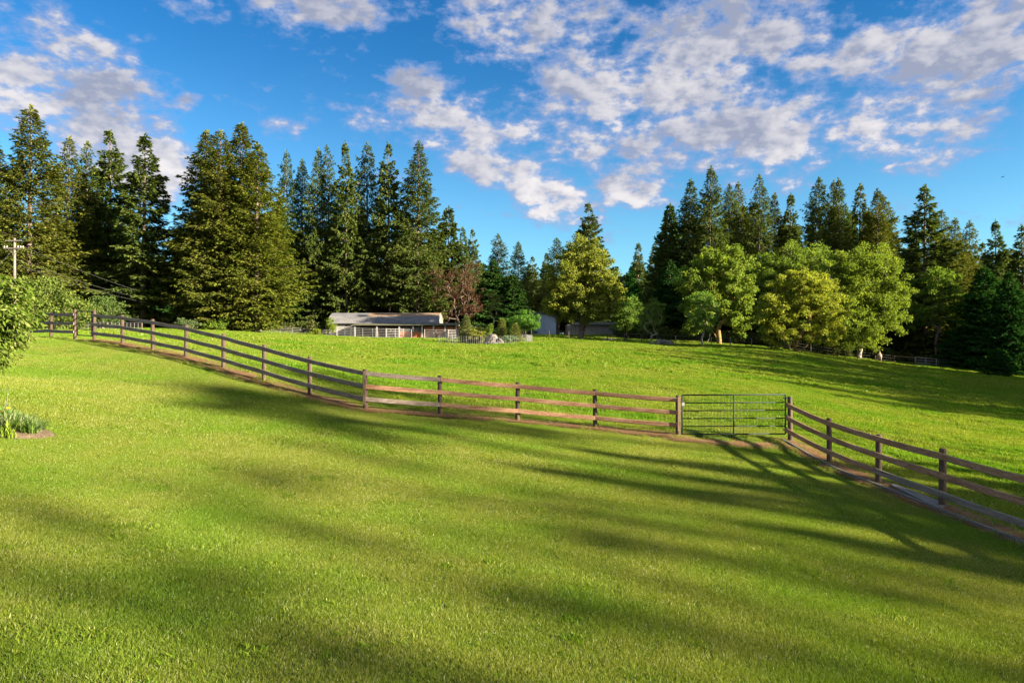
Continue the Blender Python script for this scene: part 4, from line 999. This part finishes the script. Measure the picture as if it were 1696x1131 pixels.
# dark-post wire fence along the woods
FPX = [(870,103),(880,102),(909.6,101),(942,100),(1006,98),(1034,98.5),(1062,99),(1088,99),(1119,97),(1178,95),(1210,94),(1245,93),(1276,93),(1308,93.5),(1343,95),(1400,99),(1450,103),(1481,105),(1514,107)]
tt = empty('wire_fence', (px(870, 103), 103, H(px(870, 103), 103)), 'thin wire fence on dark wooden posts along the foot of the woods', 'fence')
for a, Y in FPX:
    x = px(a, Y); z = H(x, Y); MB().tube([Vector((x, Y, z-.2))-tt.location, Vector((x, Y, z+1.25))-tt.location], .065, 7).build('post', M['rail'] if 1100 < a < 1400 else M['post'], tt, True)
for h_ in (.4, .8, 1.18):
    MB().tube([Vector((px(a, Y), Y, H(px(a, Y), Y)+h_))-tt.location for a, Y in FPX], .006, 4).build('wire', M['wire'], tt)
mb = MB().tube([Vector((px(a, Y), Y, H(px(a, Y), Y)+1.15))-tt.location for a, Y in FPX[-2:]], .06, 6); mb.build('top_rail', M['brownrail'], tt)
gate('pale metal farm gate at the foot of the woods below the cone-shaped fir', px(1516, 106.5), px(1551, 106.5), 106.5, 106.5, 1.15, 4, M['panel'], False, .1, (.5,), .045)
wire_fence('wire_fence', 'fence with brown top rail running right from the far metal gate', [(px(1554, 106.5), 106.5), (px(1592, 106.5), 106.5), (px(1624, 106), 106)], 1.25, 4, M['post'], M['wire'], 4, .09, .014)
wire_fence('picket_fence', 'dark picket fence at the foot of the cedars at the right edge', [(px(1668, 104), 104), (px(1725, 104), 104)], 1.0, 2, M['rail'], M['post'], 2.6, .06, .03, .45)
# ------------------------------------------------------------------ other buildings
YM = 140.0
x0_, x1_ = px(838, YM), px(921, YM); zb_ = H(px(880, YM), YM)
t = empty('metal_building', ((x0_+x1_)/2, YM, zb_), 'grey-blue metal building with low gable roof behind the domed tree', 'shed')
w = (x1_-x0_)/2; ez = pz(524, YM)-zb_; rz_ = pz(514.5, YM)-zb_; n = 5
g_ = [(-w, -1), (-w, ez-.1), (-w*.5, (ez+rz_)/2), (0, rz_-.1), (w*.5, (ez+rz_)/2), (w, ez-.1), (w, -1)]
mb = MB(); k = len(g_); mb.add([(x, 0, z) for x, z in g_]+[(x, 14, z) for x, z in g_], [tuple(range(k)), tuple(range(2*k-1, k-1, -1))]+[(i, i+k, (i+1) % k+k, (i+1) % k) for i in range(k)])
mb.build('wall', M['bluewall'], t)
mb = MB()
for (xa, za), (xb, zb2) in zip([(-w-.4, ez-.15), (-w*.5, (ez+rz_)/2+.03), (0, rz_), (w*.5, (ez+rz_)/2+.03)], [(-w*.5, (ez+rz_)/2+.03), (0, rz_), (w*.5, (ez+rz_)/2+.03), (w+.4, ez-.15)]):
    mb.add([(xa, -.5, za), (xb, -.5, zb2), (xb, 14.4, zb2), (xa, 14.4, za), (xa, -.5, za+.16), (xb, -.5, zb2+.16), (xb, 14.4, zb2+.16), (xa, 14.4, za+.16)], [(3,2,1,0),(4,5,6,7),(0,1,5,4),(2,3,7,6),(1,2,6,5),(3,0,4,7)])
mb.build('roof', M['leanroof'], t)
mb = MB()
for i in range(1, 16): x = -w+2*w*i/16; mb.box(x-.03, x+.03, -.035, -.003, -.5, ez-.25)
mb.build('wall_ribs', M['bluewall'], t)
MB().tube([(-.6, 3, rz_-.3), (-.6, 3, rz_+.75)], .13, 10).build('vent_pipe', M['white'], t)
x_ = px(795, 136); z_ = H(x_, 136)
t = empty('tool_shed', (x_, 136, z_), 'small blue-grey shed wall glimpsed left of the upright shrub', 'shed')
MB().box(-1.1, 1.6, 0, 2.6, -.5, 2.3).build('wall', M['bluewall'], t); sheet([(-.3, 2.35), (2.9, 2.8)], -1.3, 1.8, .1, 'roof', M['leanroof'], t)
Y_ = 132.0; x_ = px(940, Y_); z_ = H(px(985, Y_), Y_)
t = empty('low_shed', (px(985, Y_), Y_, z_), 'low cream-walled shed under the branches of the middle maple', 'shed')
a0_, a1_ = px(940, Y_)-px(985, Y_), px(1031, Y_)-px(985, Y_)
MB().box(a0_, a1_, 0, 5, -.5, 1.95).build('wall', M['creamwall'], t)
sheet([(-.5, 1.98), (2.5, 2.5), (5.4, 2.1)], a0_+1, a1_+.3, .12, 'roof', M['leanroof'], t)
MB().box(px(952, Y_)-px(985, Y_), px(972, Y_)-px(985, Y_), -.62, -.52, 1.9, 2.12).build('fascia', M['white'], t)
mb = MB()
for a in (946, 953, 959): x = px(a, Y_)-px(985, Y_); mb.box(x-.07, x+.07, -.04, -.002, -.4, 1.9)
mb.build('battens', M['rail'], t)
x_ = px(1019, 130); t = empty('water_tank', (x_, 130, H(x_, 130)), 'dark blue upright tank beside the low cream shed', 'tank')
MB().tube([(0, 0, -.3), (0, 0, 1.7), (0, 0, 1.95), (0, 0, 2.05)], [.5, .5, .38, .14], 16).build('body', M['darkmetal'], t, True); MB().tube([(0, 0, 2.04), (0, 0, 2.14)], .16, 10).build('lid', M['darkmetal'], t)
# ------------------------------------------------------------------ utility pole and wires
YP = 78.0; x_ = px(24, YP); zg = H(x_, YP); zt = pz(394, YP)
t = empty('utility_pole', (x_, YP, zg), 'weathered utility pole with crossarm at the far left', 'utility pole')
hp = zt-zg; MB().tube([(0, 0, -.5), (0, 0, hp*.5), (0, 0, hp)], [.17, .15, .115], 12).build('pole', M['pole'], t, True)
za = pz(411, YP)-zg
for zz in (za, pz(398.5, YP)-zg):
    wd = 1.15 if zz == za else .9
    o = MB().box(-wd, wd, -.20, -.12, zz-.06, zz+.06).build('crossarm', M['pole'], t)
    if zz == za:
        for xx in (-1.05, -.75, .5, .8, 1.08):
            MB().tube([(xx, -.16, zz+.05), (xx, -.16, zz+.13), (xx, -.16, zz+.17), (xx, -.16, zz+.25)], [.025, .035, .075, .05], 8).build('insulator', M['insul'], t, True)
MB().tube([(-.75, -.14, za-.03), (0, -.14, za-.75)], .02, 5).build('arm_brace', M['wire'], t); MB().tube([(.75, -.14, za-.03), (0, -.14, za-.75)], .02, 5).build('arm_brace', M['wire'], t)
def wire(p, q_, sag, lab):
    pts = [Vector(p).lerp(Vector(q_), i/24)-Vector((0, 0, sag*4*(i/24)*(1-i/24))) for i in range(25)]
    o0 = pts[0].copy(); o = MB().tube([v-o0 for v in pts], .008, 5).build('power_line', M['wire'], None, True); o.location = o0; tag(o, lab, 'power line', 'wires of the utility pole')
b0 = Vector((x_, YP, zg))
wire(b0+Vector((1.08, -.16, za+.2)), (px(330, 112), 112, pz(508, 112)), .7, 'uppermost wire running right from the utility pole crossarm')
wire(b0+Vector((.1, -.2, za-1.2)), (px(330, 111), 111, pz(510, 111)), .8, 'middle wire running right from the utility pole below the crossarm')
wire(b0+Vector((.1, -.2, za-1.7)), (px(335, 110), 110, pz(515, 110)), .9, 'lowest wire running right from the utility pole into the trees')
wire(b0+Vector((-.1, -.2, za-.2)), (px(-40, 66), 66, pz(480, 66)), .1, 'guy wire running down left from the top of the utility pole')
# ------------------------------------------------------------------ boulders
def boulder(a, Y, sx, sy, sz, lab, seed, grp='boulders in the enclosure', name='boulder'):
    import bmesh
    bm = bmesh.new(); bmesh.ops.create_icosphere(bm, subdivisions=4, radius=1); r = np.random.default_rng(seed); ks = r.normal(size=(9, 3)); ph = r.uniform(0, 6, 9)
    for v in bm.verts:
        c = np.array(v.co); f = 1+sum(.5/(1+i*.7)*.34*math.sin(float(ks[i] @ c)*(1.2+i*1.1)+ph[i]) for i in range(9)); c = c*f
        c = np.sign(c)*np.abs(c)**.85; v.co = (c[0]*sx, c[1]*sy, max(c[2], -.3)*sz)
    me = bpy.data.meshes.new(name); bm.to_mesh(me); bm.free()
    o = link_mesh(name, me, M['rock']); x = px(a, Y); o.location = (x, Y, H(x, Y)+sz*.2); o.rotation_euler = (0, 0, seed); tag(o, lab, 'rock', grp)
boulder(816, 84.5, 1.0, .8, .95, 'large rounded boulder, highest in the wire enclosure', 1)
boulder(827, 84.0, .75, .6, .6, 'pinkish boulder at the right of the boulder pile', 2)
boulder(813, 83.4, .8, .4, .35, 'flat boulder at the front of the boulder pile', 3)
for k, (a, s_, h_) in enumerate(((1078, .3, .22), (1086, .55, .36), (1093, .55, .55), (1100, .65, .62), (1107, .55, .55), (1113, .45, .42))):
    boulder(a, 95+.3*(k % 2), s_, .4, h_, ['small flat rock at the left end of the rock pile', 'low rock second from the left in the rock pile in the grass', 'pale rock third from the left in the rock pile in the grass', 'highest rock in the middle of the rock pile in the grass',
            'pale rock fifth from the left in the rock pile in the grass', 'rock at the right end of the rock pile in the grass'][k], 11+k, 'rock pile in the pasture')
boulder(1008, 103, 1.0, .5, .25, 'low mound of dark cuttings right of the middle maple trunk', 31, None, 'mound')
# ------------------------------------------------------------------ horse seen from behind
def skin_obj(name, verts, edges, radii, mt, parent=None, sub=2):
    me = bpy.data.meshes.new(name); me.from_pydata(verts, edges, []); o = link_mesh(name, me, mt, parent)
    m = o.modifiers.new('skin', 'SKIN'); m.use_smooth_shade = True
    for i, r_ in enumerate(radii):
        me.skin_vertices[0].data[i].radius = (r_, r_) if not isinstance(r_, tuple) else r_
    me.skin_vertices[0].data[0].use_root = True
    s_ = o.modifiers.new('sub', 'SUBSURF'); s_.levels = sub; s_.render_levels = sub
    return o
xh, yh = px(1457, 101.5), 101.5
t = empty('horse', (xh, yh, H(xh, yh)), 'light brown horse standing at the edge of the dark wood, seen from behind', 'horse', rz=R(-28))
# pelvis 0, faces +Y
V = [(0,0,1.12),(0,.45,1.08),(0,.9,1.08),(0,1.2,1.18),(0,1.5,1.38),(0,1.72,1.52),(0,1.95,1.38),(0,2.13,1.18),
     (.17,-.1,.86),(.18,-.20,.55),(.18,-.12,.12),(.18,-.06,.03),(-.17,-.1,.86),(-.18,-.20,.55),(-.18,-.12,.12),(-.18,-.06,.03),
     (.16,1.1,.75),(.16,1.12,.45),(.16,1.10,.10),(.16,1.15,.03),(-.16,1.1,.75),(-.16,1.12,.45),(-.16,1.10,.10),(-.16,1.15,.03)]
E = [(0,1),(1,2),(2,3),(3,4),(4,5),(5,6),(6,7),(0,8),(8,9),(9,10),(10,11),(0,12),(12,13),(13,14),(14,15),(2,16),(16,17),(17,18),(18,19),(2,20),(20,21),(21,22),(22,23)]
Rr_ = [.29,.31,.28,.24,.15,.12,.11,.07,.15,.075,.05,.06,.15,.075,.05,.06,.11,.065,.045,.06,.11,.065,.045,.06]
o = skin_obj('body', V, E, Rr_, M['horse'], t)
skin_obj('tail', [(0,-.27,1.2),(0,-.38,1.0),(0,-.40,.7),(0,-.36,.4)], [(0,1),(1,2),(2,3)], [.05,.07,.07,.03], M['mane'], t)
skin_obj('mane', [(0,1.15,1.42),(0,1.4,1.56),(0,1.62,1.68)], [(0,1),(1,2)], [.04,.05,.04], M['mane'], t)
for s_ in (-1, 1): MB().tube([(s_*.06, 1.70, 1.60), (s_*.08, 1.70, 1.68), (s_*.085, 1.71, 1.75)], [.03, .03, .006], 6).build('ear', M['horse'], t, True)
# ------------------------------------------------------------------ flower bed at the left edge
fx, fy = px(12, 14.2), 14.25
mb = MB(); nr = 40; rg = random.Random(4); vs = [(fx-.1, fy+.05, H(fx-.1, fy)+.16)]
for ring, (rr_, hh) in enumerate(((.5, .12), (.85, .07), (1.0, -.03))):
    for k in range(nr):
        a = 2*math.pi*k/nr; x = fx-.1+math.cos(a)*1.02*rr_*(1+.04*math.sin(3*a)); y = fy+.05+math.sin(a)*.55*rr_; vs.append((x, y, H(x, y)+hh+rg.uniform(-.015, .015)*(ring < 2)))
fs = [(0, 1+k, 1+(k+1) % nr) for k in range(nr)]+[(1+r_*nr+k, 1+(r_+1)*nr+k, 1+(r_+1)*nr+(k+1) % nr, 1+r_*nr+(k+1) % nr) for r_ in range(2) for k in range(nr)]
mb.add(vs, fs); o = mb.build('flower_bed', M['soil'], None, True); tag(o, kind='structure')
def clump_plant(name, x, y, n, h, w, lean, lab, tint, seed, mt='leafy', cat='plant', blade_up=.8, grp=None):
    r = np.random.default_rng(seed); v = []; f = []; tt_ = []
    for i in range(n):
        a = r.uniform(0, 6.283); l = lean*r.uniform(.3, 1.1); hh = h*r.uniform(.55, 1.1); bx_, by_ = r.normal(0, .06, 2); ww = w*r.uniform(.7, 1.2); tn = r.random()
        s = np.array([-math.sin(a), math.cos(a)])*ww/2; b = len(v)
        for u, wf in ((0, .6), (.4, 1), (.75, .8)):
            cx = bx_+math.cos(a)*l*u**1.6; cy = by_+math.sin(a)*l*u**1.6; z = hh*(u if u < .7 else u-.1*(l/hh))
            v += [(cx-s[0]*wf, cy-s[1]*wf, z), (cx+s[0]*wf, cy+s[1]*wf, z)]
        v.append((bx_+math.cos(a)*l, by_+math.sin(a)*l, hh*(1-.25*l/hh)))
        f += [(b, b+1, b+3, b+2), (b+2, b+3, b+5, b+4)]; f.append((b+4, b+5, b+6)); tt_ += [tn]*7
    q4 = np.array([x_ for x_ in f if len(x_) == 4]); t3 = np.array([x_ for x_ in f if len(x_) == 3])
    me = np_mesh(name, v, [q4, t3], {'tint': ('POINT', tt_)}); o = link_mesh(name, me, M[mt]); o.location = (x, y, H(x, y)+.03); o.color = (*tint, 1); tag(o, lab, cat, grp); return o
r_ = random.Random(9)
for k in range(18):
    u = k/17; a = 2+58*u+r_.uniform(-1.2, 1.2); y = 14.15+r_.uniform(.0, .55)*(1-.5*u)
    clump_plant('leafy_plant', px(a, y), y, 120, .38*(1-.4*u)+.09, .024, .30, 'silvery green leafy plant crowded in the flower bed, '+ORD[k]+' from the left', (1.5, 1.5, 3.2) if k % 2 else (1.3, 1.45, 2.0), 200+k, grp='leafy plants in the flower bed')
for k, (a, lab) in enumerate(((4, 'bright yellow-green sword-leafed plant at the very left of the flower bed'), (13, 'tall bright sword-leafed plant in the middle front of the flower bed'), (23, 'leaning sword-leafed plant at the right front of the flower bed'))):
    clump_plant('iris_plant', px(a, 13.85), 13.85, 12, .40-.05*k, .035, .14, lab, (1.5, 1.6, 1.0), 300+k)
for k, (a, q2, mt, lab, nm) in enumerate(((13, 677, 'yellow', 'yellow flower standing above the leaves of the flower bed', 'yellow_flower'), (4, 682, 'redpetal', 'orange-red flower at the left edge of the flower bed', 'orange_flower'))):
    y = 14.4; x = px(a, y); z = pz(q2, y); t = empty(nm, (x, y, H(x, y)), lab, 'flower'); hz = z-H(x, y)
    MB().tube([(0, 0, 0), (.01, 0, hz)], .006, 5).build('stem', M['gate'], t); mb = MB()
    for i in range(12):
        a_ = i*math.pi/6; c, s_ = math.cos(a_), math.sin(a_); mb.add([(0, 0, hz), (c*.035-s_*.012, s_*.035+c*.012, hz+.02), (c*.055, s_*.055, hz+.012), (c*.035+s_*.012, s_*.035-c*.012, hz+.02), (c*.02, s_*.02, hz+.045), ], [(0, 1, 2, 3), (0, 3, 4), (0, 4, 1)])
    mb.build('petals', M[mt], t)
y = 14.9; xa = px(13, y); z = H(xa, y); t = empty('wire_hoop', (xa, y, z), 'thin pale wire plant support behind the flower bed', 'plant support')
mb = MB(); zt_ = pz(644, y)-z; mb.tube([(-.06, 0, 0), (0, 0, zt_)], .005, 5); mb.tube([(-.7, 0, 0), (-.66, 0, zt_)], .005, 5); mb.build('legs', M['wire'], t)
mb = MB(); mb.tube([(0, 0, zt_), (-.15, -.02, zt_-.03), (-.66, 0, zt_)], .005, 5); mb.tube([(-.03, 0, zt_*.42), (-.2, -.02, zt_*.38), (-.68, 0, zt_*.42)], .005, 5); mb.build('rings', M['wire'], t)
# a bird high over the right wood
t = empty('bird', (px(1661, 90), 90, pz(293, 90)), 'tiny dark bird in the clear sky above the right wood', 'bird')
skin_obj('body', [(0,0,0),(.12,.02,.02),(.2,.02,.03),(-.14,0,0),(-.24,0,-.01),(.02,.2,.06),(0,.42,.03),(.02,-.2,.06),(0,-.42,.03)], [(0,1),(1,2),(0,3),(3,4),(0,5),(5,6),(0,7),(7,8)],
         [.05,.04,.02,.03,(.035,.01),(.05,.012),(.02,.006),(.05,.012),(.02,.006)], M['bird'], t)
# ------------------------------------------------------------------ trees standing right of and behind the viewer, whose long evening shadows cross the grass, and an added cedar row
AX = Vector((math.sin(SUN_AZ), math.cos(SUN_AZ))); PX = Vector((-AX.y, AX.x))     # toward the sun, and across it
ex = []
er = random.Random(3)
for k in range(15):
    s_ = 47+4.4*k; h = 24+min(9.0, (s_-45)*.40)-max(0, (s_-80)*.10)
    ex.append((s_, 76, h, TALL[k % 3], 1.1)); ex.append((s_+2.5, 84+er.uniform(-2, 2), h*er.uniform(.8, 1.05), FULL[k % 3], 1.1))
ex.append((34, 80, 21, OPEN[1], .6))
for k, (s_, a_, h, m, w) in enumerate(ex):
    x = PX.x*s_+AX.x*a_; y = PX.y*s_+AX.y*a_; z = H(x, y)
    plant_tree('fir_tree', m, (x, y, z), (w, w, h/30), k*1.1, 'fir of the wood that goes on beyond the right edge of the photo', 'fir tree', (M['bark'], M['fir']), GR, 'firs beyond the right edge')
pine = broadleaf(99, [(0,0,28.5,3.6,2.6,1.5),(1.5,0,30.5,2.4,2.0,1.3)], 26, .5, 36, 18, .6, .2)
airy = [broadleaf(97+q, [(0,0,15.5,5.2,5.2,4.6),(1,1,11.5,4.6,4.6,3)], 8, .22, 130, 15, .28, .2, shell=.2) for q in range(3)]
off_trees = [(16.5, 72, 1.0, pine, 'high-crowned pine standing out of frame to the right', 'pine tree', 'pine_tree', 'fir'), (20.5, 76, 1.02, pine, 'high-crowned pine standing out of frame to the right', 'pine tree', 'pine_tree', 'fir')]
off_trees += [(s_, a_, sc_, airy[q % 3], 'airy leafed tree standing out of frame to the right', 'tree', 'airy_tree', 'maple') for q, (s_, a_, sc_) in enumerate(((-5, 54, 1.05), (2.5, 58, 1.1), (9.0, 50, .95), (-3, 72, 1.45), (3.0, 68, 1.42), (8.5, 74, 1.5), (13, 62, 1.2), (27, 58, 1.0)))]
for k, (s_, h_) in enumerate(((12.8, 16.0), (14.6, 18.0), (16.2, 17.0), (17.9, 18.0), (19.6, 16.2), (21.3, 16.6), (23.2, 15.0))):  # unseen cedar row added to shade the right fence and drown its rail shadows
    x = PX.x*s_+AX.x*47; y = PX.y*s_+AX.y*47
    plant_tree('cedar_tree', CED[k % 2], (x, y, H(x, y)), (.55, .55, h_/30), k*1.7, 'cedar of the unseen row added to shade the right fence', 'cedar tree', (M['bark'], M['cedar']), GR, 'cedars beyond the right edge')
for k, (s_, a_, sc_, me_, lab, cat, nm, mt) in enumerate(off_trees):
    x = PX.x*s_+AX.x*a_; y = PX.y*s_+AX.y*a_
    plant_tree(nm, me_, (x, y, H(x, y)), (sc_, sc_, sc_), k*2.1, lab, cat, (M['bark'], M[mt]), GR, cat+'s beyond the right edge')
bpy.context.view_layer.update()
